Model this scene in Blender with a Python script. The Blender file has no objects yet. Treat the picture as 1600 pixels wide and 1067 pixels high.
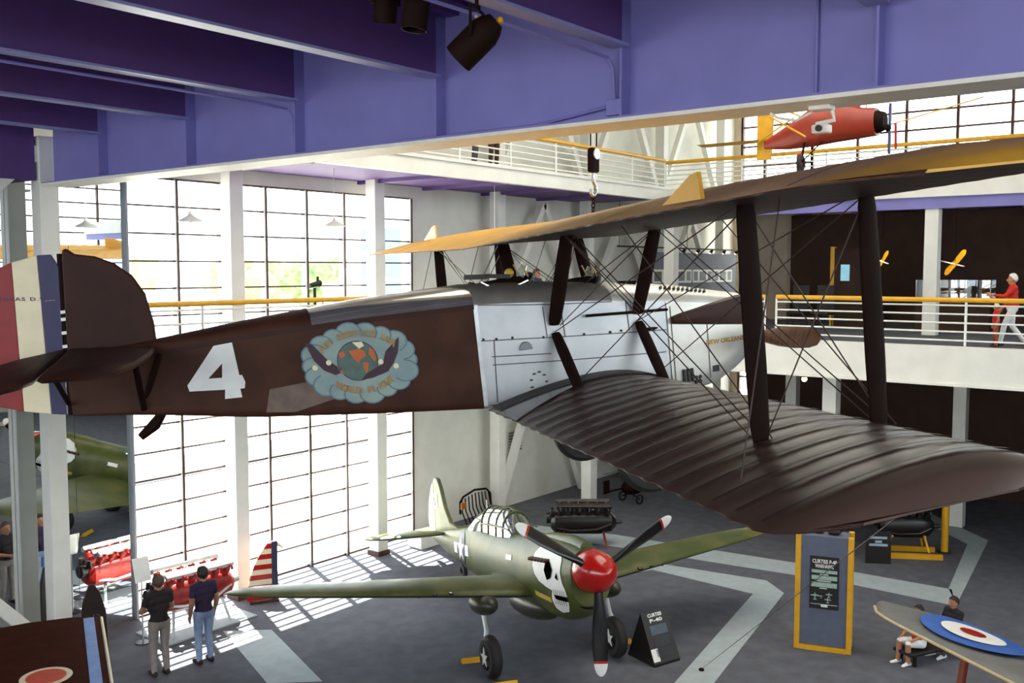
import bpy, bmesh, math, random
from mathutils import Vector, Matrix
R = math.radians
random.seed(7)
scene = bpy.context.scene
COL = scene.collection

# ------------------------------------------------------------------ camera, sky, sun, exposure
F_PX = 1520.0
PITCH = math.atan((533.5 - 422.0) / F_PX)
YAW = math.atan((2005.0 - 800.0) / F_PX * math.cos(PITCH))
EYE = Vector((0, 0, 7.2))
DV = Vector((math.cos(YAW) * math.cos(PITCH), math.sin(YAW) * math.cos(PITCH), -math.sin(PITCH)))
RV = Vector((math.sin(YAW), -math.cos(YAW), 0))
UV_ = RV.cross(DV)
cam_data = bpy.data.cameras.new('camera')
cam_data.sensor_width = 36.0
cam_data.lens = F_PX / 1600 * 36
cam_data.clip_start = 0.1
cam_data.clip_end = 2000
cam = bpy.data.objects.new('camera', cam_data)
COL.objects.link(cam)
m = Matrix.Identity(4)
for i in range(3):
    m[i][0] = RV[i]; m[i][1] = UV_[i]; m[i][2] = -DV[i]; m[i][3] = EYE[i]
cam.matrix_world = m
scene.camera = cam

world = bpy.data.worlds.new('hazy_sky')
scene.world = world
world.use_nodes = True
bg = world.node_tree.nodes['Background']
bg.inputs['Color'].default_value = (0.90, 0.96, 1.0, 1)
bg.inputs['Strength'].default_value = 4.6

sun_data = bpy.data.lights.new('sun', 'SUN')
sun_data.energy = 26.0
sun_data.angle = R(0.5)
sun_data.color = (1.0, 0.95, 0.86)
sun = bpy.data.objects.new('sun', sun_data)
COL.objects.link(sun)
_el = R(60)
_sd = Vector((-0.38 * math.cos(_el), -0.925 * math.cos(_el), -math.sin(_el)))
sun.rotation_euler = _sd.to_track_quat('-Z', 'Y').to_euler()

vs = scene.view_settings
vs.view_transform = 'Standard'
vs.look = 'None'
vs.gamma = 1.0
vs.use_curve_mapping = False
vs.exposure = 0.52
scene.cycles.max_bounces = 8
scene.cycles.diffuse_bounces = 5
scene.cycles.glossy_bounces = 4
scene.cycles.transparent_max_bounces = 16
scene.cycles.sample_clamp_indirect = 8.0

# ------------------------------------------------------------------ helpers
def lin(h):
    h = h.lstrip('#')
    o = []
    for i in (0, 2, 4):
        c = int(h[i:i + 2], 16) / 255
        o.append(c / 12.92 if c <= 0.04045 else ((c + 0.055) / 1.055) ** 2.4)
    return tuple(o)

MATS = {}
def mat(name, hexcol, rough=0.6, metal=0.0, var=0.12, scale=6.0, bump=0.0, bscale=60.0, coat=0.0, emit=0.0, second=None, stretch=None, spec=0.5, detail=4.0, contrast=(0.35, 0.65)):
    if name in MATS:
        return MATS[name]
    mt = bpy.data.materials.new(name)
    mt.use_nodes = True
    nt = mt.node_tree
    b = nt.nodes['Principled BSDF']
    c = lin(hexcol)
    if second is None:
        c1 = tuple(max(0, x * (1 - var)) for x in c); c2 = tuple(min(1, x * (1 + var)) for x in c)
    else:
        c1 = c; c2 = lin(second)
    tc = nt.nodes.new('ShaderNodeTexCoord')
    src = tc.outputs['Object']
    if stretch:
        mp = nt.nodes.new('ShaderNodeMapping')
        mp.inputs['Scale'].default_value = stretch
        nt.links.new(src, mp.inputs['Vector']); src = mp.outputs['Vector']
    nz = nt.nodes.new('ShaderNodeTexNoise')
    nz.inputs['Scale'].default_value = scale
    nz.inputs['Detail'].default_value = detail
    nt.links.new(src, nz.inputs['Vector'])
    rp = nt.nodes.new('ShaderNodeValToRGB')
    rp.color_ramp.elements[0].position = contrast[0]; rp.color_ramp.elements[1].position = contrast[1]
    rp.color_ramp.elements[0].color = (*c1, 1); rp.color_ramp.elements[1].color = (*c2, 1)
    nt.links.new(nz.outputs['Fac'], rp.inputs['Fac'])
    nt.links.new(rp.outputs['Color'], b.inputs['Base Color'])
    b.inputs['Roughness'].default_value = rough
    b.inputs['Metallic'].default_value = metal
    b.inputs['Specular IOR Level'].default_value = spec
    b.inputs['Coat Weight'].default_value = coat
    b.inputs['Coat Roughness'].default_value = 0.12
    if bump:
        n2 = nt.nodes.new('ShaderNodeTexNoise'); n2.inputs['Scale'].default_value = bscale
        nt.links.new(src, n2.inputs['Vector'])
        bp = nt.nodes.new('ShaderNodeBump'); bp.inputs['Strength'].default_value = bump; bp.inputs['Distance'].default_value = 0.02
        nt.links.new(n2.outputs['Fac'], bp.inputs['Height'])
        nt.links.new(bp.outputs['Normal'], b.inputs['Normal'])
    if emit:
        b.inputs['Emission Color'].default_value = (*c, 1)
        b.inputs['Emission Strength'].default_value = emit
    MATS[name] = mt
    return mt

def glass_mat(name, tint=(1, 1, 1), refl=0.08, rough=0.0):
    if name in MATS: return MATS[name]
    mt = bpy.data.materials.new(name); mt.use_nodes = True
    nt = mt.node_tree; nt.nodes.clear()
    out = nt.nodes.new('ShaderNodeOutputMaterial')
    tr = nt.nodes.new('ShaderNodeBsdfTransparent'); tr.inputs['Color'].default_value = (*tint, 1)
    gl = nt.nodes.new('ShaderNodeBsdfGlossy'); gl.inputs['Roughness'].default_value = rough
    lwt = nt.nodes.new('ShaderNodeLayerWeight'); lwt.inputs['Blend'].default_value = 0.5
    pw = nt.nodes.new('ShaderNodeMath'); pw.operation = 'POWER'; pw.inputs[1].default_value = 4.0
    nt.links.new(lwt.outputs['Facing'], pw.inputs[0])
    lw = nt.nodes.new('ShaderNodeMath'); lw.operation = 'MULTIPLY_ADD'; lw.inputs[1].default_value = 0.45; lw.inputs[2].default_value = refl * .4
    nt.links.new(pw.outputs[0], lw.inputs[0])
    mx = nt.nodes.new('ShaderNodeMixShader')
    nt.links.new(lw.outputs[0], mx.inputs['Fac']); nt.links.new(tr.outputs[0], mx.inputs[1]); nt.links.new(gl.outputs[0], mx.inputs[2])
    nt.links.new(mx.outputs[0], out.inputs['Surface'])
    MATS[name] = mt
    return mt

def tag(o, label=None, cat=None, group=None, kind=None):
    if label: o['label'] = label
    if cat: o['category'] = cat
    if group: o['group'] = group
    if kind: o['kind'] = kind
    return o

def thing(name, label=None, cat=None, loc=(0, 0, 0), rz=0.0, group=None, kind=None, parent=None):
    o = bpy.data.objects.new(name, None)
    o.empty_display_size = 0.2
    COL.objects.link(o)
    o.location = loc; o.rotation_euler = (0, 0, rz)
    if parent: o.parent = parent
    return tag(o, label, cat, group, kind)

class MB:
    """collects shapes; build() links them as one mesh object"""
    def __init__(s): s.v = []; s.f = []; s.mi = []; s.cur = 0; s.xf = None
    def _add(s, vs_, fs):
        n = len(s.v)
        if s.xf: vs_ = [s.xf(p) for p in vs_]
        s.v += [tuple(p) for p in vs_]
        s.f += [tuple(i + n for i in f) for f in fs]
        s.mi += [s.cur] * len(fs)
        return s
    def box(s, a, b):
        (x0, y0, z0), (x1, y1, z1) = a, b
        P = [(x0, y0, z0), (x1, y0, z0), (x1, y1, z0), (x0, y1, z0), (x0, y0, z1), (x1, y0, z1), (x1, y1, z1), (x0, y1, z1)]
        return s._add(P, [(0, 3, 2, 1), (4, 5, 6, 7), (0, 1, 5, 4), (1, 2, 6, 5), (2, 3, 7, 6), (3, 0, 4, 7)])
    def obox(s, c, ax, ay, az):
        c = Vector(c); ax, ay, az = Vector(ax), Vector(ay), Vector(az)
        P = [c + ax * i + ay * j + az * k for k in (-1, 1) for (i, j) in ((-1, -1), (1, -1), (1, 1), (-1, 1))]
        return s._add(P, [(0, 3, 2, 1), (4, 5, 6, 7), (0, 1, 5, 4), (1, 2, 6, 5), (2, 3, 7, 6), (3, 0, 4, 7)])
    def bar(s, p, q, w, h, up=(0, 0, 1)):
        p, q = Vector(p), Vector(q); d_ = (q - p)
        L = d_.length; d_ = d_ / L
        upv = Vector(up)
        if abs(d_.dot(upv)) > .98: upv = Vector((1, 0, 0)) if abs(d_.x) < .9 else Vector((0, 1, 0))
        sd = d_.cross(upv).normalized(); u2 = sd.cross(d_)
        return s.obox((p + q) / 2, d_ * (L / 2), sd * (w / 2), u2 * (h / 2))
    def tube(s, pts, r, n=8, closed=False, cap=True, flat=1.0, up=None):
        pts = [Vector(p) for p in pts]
        rs = r if isinstance(r, (list, tuple)) else [r] * len(pts)
        V = []; Fc = []
        N = len(pts)
        prev = None
        for i, p in enumerate(pts):
            if closed: t = (pts[(i + 1) % N] - pts[i - 1])
            else: t = pts[min(i + 1, N - 1)] - pts[max(i - 1, 0)]
            t.normalize()
            if prev is None:
                a = Vector(up) if up else (Vector((0, 0, 1)) if abs(t.z) < .9 else Vector((1, 0, 0)))
                a = (a - t * a.dot(t)).normalized()
            else:
                a = (prev - t * prev.dot(t)).normalized()
            prev = a
            b = t.cross(a)
            for k in range(n):
                an = 2 * math.pi * k / n
                V.append(p + (a * math.cos(an) + b * math.sin(an) * flat) * rs[i])
        M = N if closed else N - 1
        for i in range(M):
            for k in range(n):
                i2 = (i + 1) % N
                Fc.append((i * n + k, i * n + (k + 1) % n, i2 * n + (k + 1) % n, i2 * n + k))
        if cap and not closed:
            Fc.append(tuple(range(n - 1, -1, -1))); Fc.append(tuple((N - 1) * n + k for k in range(n)))
        return s._add(V, Fc)
    def lathe(s, prof, c=(0, 0, 0), axis=(0, 0, 1), n=24, cap=True):
        c = Vector(c); ax = Vector(axis).normalized()
        a = Vector((1, 0, 0)) if abs(ax.x) < .9 else Vector((0, 1, 0))
        a = (a - ax * a.dot(ax)).normalized(); b = ax.cross(a)
        V = []; Fc = []
        for (r_, h_) in prof:
            for k in range(n):
                an = 2 * math.pi * k / n
                V.append(c + ax * h_ + (a * math.cos(an) + b * math.sin(an)) * r_)
        for i in range(len(prof) - 1):
            for k in range(n):
                Fc.append((i * n + k, i * n + (k + 1) % n, (i + 1) * n + (k + 1) % n, (i + 1) * n + k))
        if cap:
            Fc.append(tuple(range(n - 1, -1, -1))); Fc.append(tuple((len(prof) - 1) * n + k for k in range(n)))
        return s._add(V, Fc)
    def loft(s, rings, cap=True, closed=True):
        n = len(rings[0]); V = [p for r_ in rings for p in r_]; Fc = []
        for i in range(len(rings) - 1):
            for k in range(n if closed else n - 1):
                Fc.append((i * n + k, i * n + (k + 1) % n, (i + 1) * n + (k + 1) % n, (i + 1) * n + k))
        if cap and closed:
            Fc.append(tuple(range(n - 1, -1, -1))); Fc.append(tuple((len(rings) - 1) * n + k for k in range(n)))
        return s._add(V, Fc)
    def prism(s, poly, fn, t0, t1):
        """poly: 2D list; fn(u,v,t)->3D"""
        n = len(poly)
        V = [fn(u, v, t0) for u, v in poly] + [fn(u, v, t1) for u, v in poly]
        Fc = [tuple(range(n - 1, -1, -1)), tuple(range(n, 2 * n))]
        for k in range(n): Fc.append((k, (k + 1) % n, n + (k + 1) % n, n + k))
        return s._add(V, Fc)
    def ell(s, c, rx, ry, rz, n=16, m_=10, rot=None):
        c = Vector(c); V = []; Fc = []
        for i in range(m_ + 1):
            th = math.pi * i / m_
            for k in range(n):
                an = 2 * math.pi * k / n
                p = Vector((rx * math.sin(th) * math.cos(an), ry * math.sin(th) * math.sin(an), rz * math.cos(th)))
                if rot: p = rot @ p
                V.append(c + p)
        for i in range(m_):
            for k in range(n):
                Fc.append((i * n + k, (i + 1) * n + k, (i + 1) * n + (k + 1) % n, i * n + (k + 1) % n))
        return s._add(V, Fc)
    def build(s, name, mats, parent=None, smooth=False, ang=35, recalc=True, bevel=0.0, weld=False):
        me = bpy.data.meshes.new(name)
        me.from_pydata(s.v, [], s.f)
        ml = mats if isinstance(mats, (list, tuple)) else [mats]
        for mm in ml: me.materials.append(mm)
        if len(ml) > 1: me.polygons.foreach_set('material_index', s.mi)
        if recalc or weld:
            bm = bmesh.new(); bm.from_mesh(me)
            if weld: bmesh.ops.remove_doubles(bm, verts=bm.verts, dist=1e-5)
            if recalc: bmesh.ops.recalc_face_normals(bm, faces=bm.faces)
            bm.to_mesh(me); bm.free()
        if smooth:
            me.shade_smooth(); me.set_sharp_from_angle(angle=R(ang))
        me.update()
        o = bpy.data.objects.new(name, me)
        COL.objects.link(o)
        if parent: o.parent = parent
        if bevel:
            b = o.modifiers.new('bevel', 'BEVEL'); b.width = bevel; b.segments = 2; b.limit_method = 'ANGLE'
        return o

def struct(o): o['kind'] = 'structure'; return o
def dup(o, parent=None, loc=None):
    c = o.copy(); COL.objects.link(c); c.parent = parent
    if loc is not None: c.location = loc
    return c
def dup_tree(o, parent=None):
    c = dup(o, parent)
    for ch in list(o.children):
        if ch is not c: dup_tree(ch, c)
    return c

def text_polys(txt, size=1.0, font_bold=0.0, space=1.0):
    """2D triangles of a text string: (verts, faces), x right, y up, left aligned on the base line"""
    cu = bpy.data.curves.new('tmp_text', 'FONT')
    cu.body = txt; cu.size = size; cu.offset = font_bold; cu.space_character = space; cu.resolution_u = 3
    ob = bpy.data.objects.new('tmp_text', cu)
    COL.objects.link(ob)
    bpy.context.view_layer.update()
    dg = bpy.context.evaluated_depsgraph_get()
    me = bpy.data.meshes.new_from_object(ob.evaluated_get(dg))
    V = [(v.co.x, v.co.y) for v in me.vertices]; Fc = [tuple(p.vertices) for p in me.polygons]
    bpy.data.objects.remove(ob); bpy.data.curves.remove(cu); bpy.data.meshes.remove(me)
    return V, Fc

def text_obj(name, txt, fn, mt, parent, size, bold=0.0, space=1.0, width=None, center=True):
    """fn(u,v) -> 3D ; width scales the string to that width"""
    V, Fc = text_polys(txt, size, bold, space)
    x0 = min(v[0] for v in V); x1 = max(v[0] for v in V)
    sx = width / (x1 - x0) if width else 1.0
    cx = (x0 + x1) / 2 if center else x0
    b = MB(); b._add([fn((u - cx) * sx, v) for u, v in V], Fc)
    return b.build(name, mt, parent, recalc=False)

def poly_decal(name, poly, fn, mt, parent, cut=None):
    """flat painted shape: polygon (2D) cut into a lattice and laid on a surface by fn(u,v)"""
    bm = bmesh.new()
    bm.faces.new([bm.verts.new((u, v, 0)) for u, v in poly])
    bmesh.ops.triangulate(bm, faces=bm.faces[:])
    if cut:
        us = [p[0] for p in poly]; vs2 = [p[1] for p in poly]
        k = math.ceil(min(us) / cut)
        while k * cut < max(us):
            bmesh.ops.bisect_plane(bm, geom=bm.verts[:] + bm.edges[:] + bm.faces[:], plane_co=(k * cut, 0, 0), plane_no=(1, 0, 0)); k += 1
        k = math.ceil(min(vs2) / cut)
        while k * cut < max(vs2):
            bmesh.ops.bisect_plane(bm, geom=bm.verts[:] + bm.edges[:] + bm.faces[:], plane_co=(0, k * cut, 0), plane_no=(0, 1, 0)); k += 1
    for v in bm.verts: v.co = fn(v.co.x, v.co.y)
    me = bpy.data.meshes.new(name); bm.to_mesh(me); bm.free()
    me.materials.append(mt)
    o = bpy.data.objects.new(name, me); COL.objects.link(o); o.parent = parent
    return o
# ------------------------------------------------------------------ structure
WY = 18.3          # inner plane of the glazed wall
M_white = mat('white_paint', '#e4e2da', .55, var=.04, scale=2)
M_wall = mat('wall_white_plaster', '#dcdad0', .8, var=.05, scale=1.5)
M_soffit = mat('flange_white', '#e9e6da', .5, var=.04)
M_purple = mat('girder_purple', '#7d78b8', .55, var=.06, scale=1.2)
M_purple_d = mat('deck_purple', '#5c3f7c', .65, var=.08, scale=2)
M_carpet = mat('floor_carpet', '#5c5d66', .95, var=.14, scale=3, bump=.3, bscale=220)
M_band = mat('floor_band_grey', '#a9b3b8', .8, var=.06, scale=4)
M_bronze = mat('bronze_frame', '#4a2c22', .45, var=.08)
M_glass = glass_mat('window_glass', (.97, .99, .99))
M_brownwall = mat('brown_partition', '#3c2519', .8, var=.15, scale=2)
M_yellow = mat('rail_yellow', '#e0a51c', .4, var=.06)
M_railwhite = mat('rail_white', '#e8e8e2', .4, var=.03)
M_roof = mat('roof_deck_white', '#c9c6bd', .7, var=.05)
M_brick = mat('plaster_beige', '#b9a894', .85, var=.08, scale=2)
M_mirror = mat('mirror_silver', '#dfe3e2', .0, metal=1.0, var=0.0)

struct(MB().box((-14, -14, -.25), (38.4, 18.5, 0)).build('floor', M_carpet))
floor_o = bpy.data.objects['floor']
def band(poly):
    MB().prism(poly, lambda u, v, t: (u, v, t), .001, .006).build('floor_band', M_band, floor_o)
# pale inlaid bands, corner points measured on the floor
band([(15.0, 7.45), (20.45, 8.42), (20.0, 8.95), (14.6, 8.0)])
band([(20.45, 8.42), (21.05, 9.1), (20.62, 11.9), (20.12, 11.6), (19.98, 8.95)])
band([(20.62, 11.9), (20.12, 11.6), (18.7, 12.2), (18.95, 12.6)])
band([(21.95, 5.2), (23.05, 5.55), (22.95, 7.7), (22.2, 14.0), (21.2, 13.5), (22.0, 7.6)])
band([(21.2, 13.5), (22.2, 14.0), (21.4, 17.2), (20.6, 17.0)])
band([(22.05, 5.2), (27.9, 5.85), (27.2, 6.2), (23.05, 5.62)])
band([(27.9, 5.85), (30.7, 8.6), (30.3, 9.1), (27.2, 6.2)])
band([(10.3, 13.6), (10.95, 12.9), (11.95, 15.6), (11.3, 16.3)])

# wall with the tall glazing (left), mirror facing at its near end
WX0, WX1, WZ1 = 10.62, 18.76, 9.09
b = MB()
b.box((-14, WY + .08, 0), (WX0, WY + .35, 14.4))
b.box((WX0, WY, WZ1), (WX1, WY + .35, 14.4))
b.box((WX1, WY, 0), (38.4, WY + .35, 14.4))
wall_l = struct(b.build('wall_left', M_wall))
x = WX0
k = 0
while x > -1.0:
    MB().box((x - 1.17, WY + .045, .02), (x - .004, WY + .065, 9.6)).build('mirror_panel', M_mirror, wall_l)
    x -= 1.175
win1 = thing('window_1', kind='structure')
cols = [WX0, 11.75, 12.87, 14.03, 15.22, 16.4, 17.58, WX1]
M_alu = mat('mullion_grey', '#9aa1a6', .5, var=.05)
for i, cx in enumerate(cols):
    w = .024
    b = MB()
    b.box((cx - w, WY - .05, 0), (cx + w, WY + .14, WZ1)); b.cur = 1
    if i: b.box((cx - w - .003, WY - .075, 0), (cx + w + .003, WY - .05, WZ1))
    b.build('mullion', [M_alu, M_bronze], win1)
rows = [WZ1 - .568 * i for i in range(17)]
rows[-1] = .02
for z in rows:
    MB().box((WX0, WY + .0, z - .018), (WX1, WY + .05, z + .018)).build('transom', M_bronze, win1)
for i in range(7):
    pm = None
    for j in range(16):
        x0, x1 = cols[i] + .028, cols[i + 1] - .028
        zc = (rows[j] + rows[j + 1]) / 2; hh = (rows[j] - rows[j + 1]) / 2 - .016
        if pm is None:
            pm = MB().box((x0, -.004, -hh), (x1, .004, hh)).build('pane', M_glass, win1); pm.location = (0, WY + .03, zc)
        else:
            dup(pm, win1, (0, WY + .03, zc))
# columns along the glazed wall
for cx, top in ((8.72, 9.6), (12.75, 14.3), (16.95, 14.3), (21.75, 14.3)):
    c = thing('column', kind='structure')
    c.location = (cx, 17.72, 0)
    MB().box((-.17, -.17, 0), (.17, .17, top)).build('shaft', M_white, c, bevel=.02)
    MB().box((-.2, -.2, 0), (.2, .2, .12)).build('base_plate', M_bronze, c)
for cx in (26.4, 31.2, 36.0):
    struct(MB().box((cx - .16, 17.6, 0), (cx + .16, 17.95, 14.3)).build('column', M_white))
# diagonal braces
def brace(p, q, w=.22, m_=M_white): return struct(MB().bar(p, q, w, w).build('brace', m_))
brace((8.6, 17.72, 9.35), (4.4, 17.72, 5.6)); brace((8.6, 17.72, .1), (4.4, 17.72, 4.9))
for x0, x1 in ((21.9, 26.3), (26.5, 31.1), (31.3, 35.9)):
    xm = (x0 + x1) / 2
    for zb, zt in ((.05, 4.9), (5.7, 9.2), (9.8, 13.8)):
        brace((x0, 17.85, zb), (xm, 17.85, zt), .2); brace((x1, 17.85, zb), (xm, 17.85, zt), .2)

# near ceiling: girder, joists, deck
GX = 8.85
g = thing('girder', kind='structure')
MB().box((GX - .03, -14, 8.76), (GX + .03, 17.55, 10.45)).build('web', M_purple, g)
MB().box((GX - .26, -14, 8.715), (GX + .3, 17.55, 8.76)).build('lower_flange', M_soffit, g)
MB().box((GX - .27, -14, 8.755), (GX + .05, 17.55, 8.775)).build('flange_top_paint', M_purple, g)
MB().box((GX - .26, -14, 10.4), (GX + .3, 17.55, 10.45)).build('upper_flange', M_purple, g)
JY = [2.83, 5.42, 8.0, 10.6, 13.15, 15.7, .25, -2.3, -4.9]
for y in JY:
    MB().box((GX - .2, y - .012, 8.776), (GX - .03, y + .012, 10.4)).build('stiffener', M_purple, g)
M_flange = mat('joist_flange', '#8d90c4', .4, var=.06)
for y in JY:
    jo = thing('joist', kind='structure')
    MB().box((-14, y - .012, 9.5), (GX - .2, y + .012, 10.2)).build('web', M_purple_d, jo)
    MB().box((-14, y - .1, 9.47), (GX - .2, y + .1, 9.5)).build('lower_flange', M_flange, jo)
    MB().box((-14, y - .1, 10.17), (GX - .2, y + .1, 10.2)).build('upper_flange', M_purple_d, jo)
b = MB()
yy = -14.0
while yy < 18.3:   # corrugated deck
    b.box((-14, yy, 10.2), (GX, yy + .16, 10.26)); b.box((-14, yy + .16, 10.28), (GX, yy + .32, 10.34)); yy += .32
ceil_o = struct(b.build('ceiling', M_purple_d))
MB().box((-14, -14, 10.34), (GX, 18.3, 10.5)).build('deck_plate', M_purple_d, ceil_o)
# conduits on the girder web
def conduit(pts, r=.018, m_=M_purple):
    MB().tube(pts, r, 8).build('conduit', m_, g)
conduit([(1.0, 5.62, 9.42), (8.3, 5.62, 9.42), (8.68, 5.6, 9.4), (8.74, 5.57, 9.3), (8.77, 5.56, 8.95)])
conduit([(1.0, 10.8, 9.42), (8.3, 10.8, 9.42), (8.68, 10.78, 9.4), (8.74, 10.75, 9.3), (8.77, 10.74, 8.8)])
conduit([(8.77, 5.5, 8.93), (8.75, 6.6, 8.8), (8.72, 9.0, 8.79)])
conduit([(8.79, 3.42, 10.4), (8.79, 3.42, 8.8)])
MB().box((8.68, 5.42, 8.8), (8.82, 5.62, 8.97)).build('junction_box', M_purple, g, bevel=.01)
MB().box((8.72, -14, 10.45), (8.98, 18.3, 14.4)).build('upper_wall_panel', M_wall, g)

struct(MB().box((-14, 17.6, 8.8), (8.5, 18.3, 10.2)).build('wall_beam', M_purple_d))
# atrium roof
SX0, SX1, SY0, SY1 = 10.5, 22.5, 4.6, 13.4
b = MB()
b.box((8.72, -14, 14.4), (SX0, 18.65, 14.6)); b.box((SX1, -14, 14.4), (38.6, 18.65, 14.6))
b.box((SX0, -14, 14.4), (SX1, SY0, 14.6)); b.box((SX0, SY1, 14.4), (SX1, 18.65, 14.6))
struct(b.build('ceiling', M_roof))
# frosted roof light over the hall, out of view, added for light from overhead
fm = bpy.data.materials.new('added_frosted_rooflight'); fm.use_nodes = True
nt = fm.node_tree; nt.nodes.clear()
_o = nt.nodes.new('ShaderNodeOutputMaterial'); _t = nt.nodes.new('ShaderNodeBsdfTranslucent'); _t.inputs['Color'].default_value = (.27, .26, .235, 1)
nt.links.new(_t.outputs[0], _o.inputs['Surface'])
sky = thing('added_window_5', kind='structure')
for i in range(6):
    for j in range(4):
        x0 = SX0 + 2.0 * i; y0 = SY0 + 2.2 * j
        MB()._add([(x0 + .05, y0 + .05, 14.5), (x0 + 1.95, y0 + .05, 14.5), (x0 + 1.95, y0 + 2.15, 14.5), (x0 + .05, y0 + 2.15, 14.5)], [(0, 1, 2, 3)]).build('pane', fm, sky, recalc=False)
for i in range(7): MB().box((SX0 + 2.0 * i - .05, SY0, 14.4), (SX0 + 2.0 * i + .05, SY1, 14.6)).build('glazing_bar', M_white, sky)
for j in range(5): MB().box((SX0, SY0 + 2.2 * j - .05, 14.4), (SX1, SY0 + 2.2 * j + .05, 14.6)).build('glazing_bar', M_white, sky)
for y in (-6, -1, 4, 14):
    struct(MB().box((8.9, y - .1, 13.9), (38.4, y + .1, 14.4)).build('roof_beam', M_white))

# balcony level: far deck and the walkway along the glass
F2 = 5.47
deck = thing('balcony_deck', kind='structure')
MB().box((23.25, -14, F2 - .25), (38.2, WY, F2)).build('slab', M_carpet, deck)
MB().box((23.05, -14, F2 - .83), (23.25, WY, F2 + .03)).build('fascia', M_white, deck)
MB().box((23.0, -14, F2 - .86), (23.3, WY, F2 - .80)).build('fascia_lip', M_white, deck)
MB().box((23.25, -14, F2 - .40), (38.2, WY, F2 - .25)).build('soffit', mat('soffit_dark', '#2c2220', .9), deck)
walk = thing('window_walkway', kind='structure')
MB().box((2, 16.35, 5.25), (23.05, WY - .1, 5.5)).build('slab', M_carpet, walk)
MB().box((2, 16.25, 5.2), (23.05, 16.35, 5.55)).build('edge_beam', M_white, walk)
# top level gallery, L-shaped
F3 = 9.74
gal = thing('upper_gallery', kind='structure')
MB().box((9.6, 15.4, 9.42), (27.2, WY, 9.52)).build('soffit', M_purple_d, gal)
MB().box((9.6, 15.4, 9.52), (27.2, WY, F3)).build('slab', M_white, gal)
MB().box((9.6, 15.2, 9.36), (27.2, 15.4, F3 + .02)).build('fascia', M_white, gal)
MB().box((9.6, 15.16, F3 - .04), (27.2, 15.42, F3 + .04)).build('fascia_lip', M_white, gal)
MB().box((27.0, -14, 9.12), (27.2, 15.4, F3 - .06)).build('fascia', M_white, gal)
MB().box((27.2, -14, 9.52), (38.2, WY, F3)).build('slab', M_white, gal)
MB().box((27.1, -14, 8.82), (27.5, 15.4, 9.12)).build('edge_beam', M_purple, gal)
for y in (-4, 0, 3.6, 7.4, 11.2, 15.0):
    MB().box((27.5, y - .1, 9.1), (38.2, y + .1, 9.52)).build('gallery_beam', M_purple_d, gal)
for xx in (13, 16.95, 19.3, 21.75, 24.4):
    MB().box((xx - .06, 15.4, 9.34), (xx + .06, WY, 9.42)).build('gallery_beam', M_purple_d, gal)
# deck posts
for (px, py, z0, z1) in ((24.0, 8.75, 0, F2 - .4), (24.1, 16.1, 0, F2 - .4), (29.0, 6.9, 0, F2 - .4), (29.5, 12.0, 0, F2 - .4), (27.35, 7.35, F2, 8.85), (27.35, 15.2, F2, 8.85)):
    struct(MB().box((px - .17, py - .17, z0), (px + .17, py + .17, z1)).build('column', M_white))

# far wall with windows and the dark partition on the balcony
EX = 38.2
b = MB()
b.box((EX, -14, 0), (EX + .3, 14.95, 11.1)); b.box((EX, -14, 13.75), (EX + .3, WY, 14.4)); b.box((EX, 17.95, 0), (EX + .3, WY, 13.75))
wall_f = struct(b.build('wall_far', M_brick))
b = MB()
b.box((33.0, -14, F2), (33.2, 13.6, 9.1)); b.box((33.0, -14, 0), (33.2, 14.6, F2 - .4))
struct(b.build('wall_partition', M_brownwall))
struct(MB().box((32.7, 13.6, F2), (33.2, 14.9, 9.5)).build('wall_pier', M_brick))
def ewin(name, ys, zs):
    w = thing(name, kind='structure')
    for y in ys: MB().box((EX, y - .05, zs[0]), (EX + .16, y + .05, zs[-1])).build('mullion', M_bronze, w)
    for z in zs: MB().box((EX + .02, ys[0], z - .035), (EX + .12, ys[-1], z + .035)).build('transom', M_bronze, w)
    for i in range(len(ys) - 1):
        for j in range(len(zs) - 1):
            MB().box((EX + .06, ys[i] + .05, zs[j] + .035), (EX + .068, ys[i + 1] - .05, zs[j + 1] - .035)).build('pane', M_glass, w)
ewin('window_2', [14.95, 16.95, 17.95], [.3 + .8 * i for i in range(17)] + [13.75])
ewin('window_3', [-14 + 1.81 * i for i in range(17)], [11.1, 11.75, 12.42, 13.1, 13.75])

# opposite side of the hall and the wall behind the camera
b = MB()
b.box((-14, -14.3, 0), (38.4, -14, 6.8)); b.box((-14.3, -14, 0), (-14, 18.6, 5.0)); b.box((-14, -14.3, 13.6), (38.4, -14, 14.4))
wall_r = struct(b.build('wall_right', M_wall))
w = thing('window_4', kind='structure')
for i in range(24): MB().box((-14 + 2.2 * i, -14.2, 6.8), (-13.9 + 2.2 * i, -14.05, 13.6)).build('mullion', M_bronze, w)
for z in (7.6, 8.4, 9.2, 10.0, 10.8, 11.6, 12.4): MB().box((-14, -14.18, z - .04), (38.4, -14.08, z + .04)).build('transom', M_bronze, w)
MB().box((-14, -14.16, 6.8), (38.4, -14.15, 13.6)).build('pane', M_glass, w)
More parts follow.
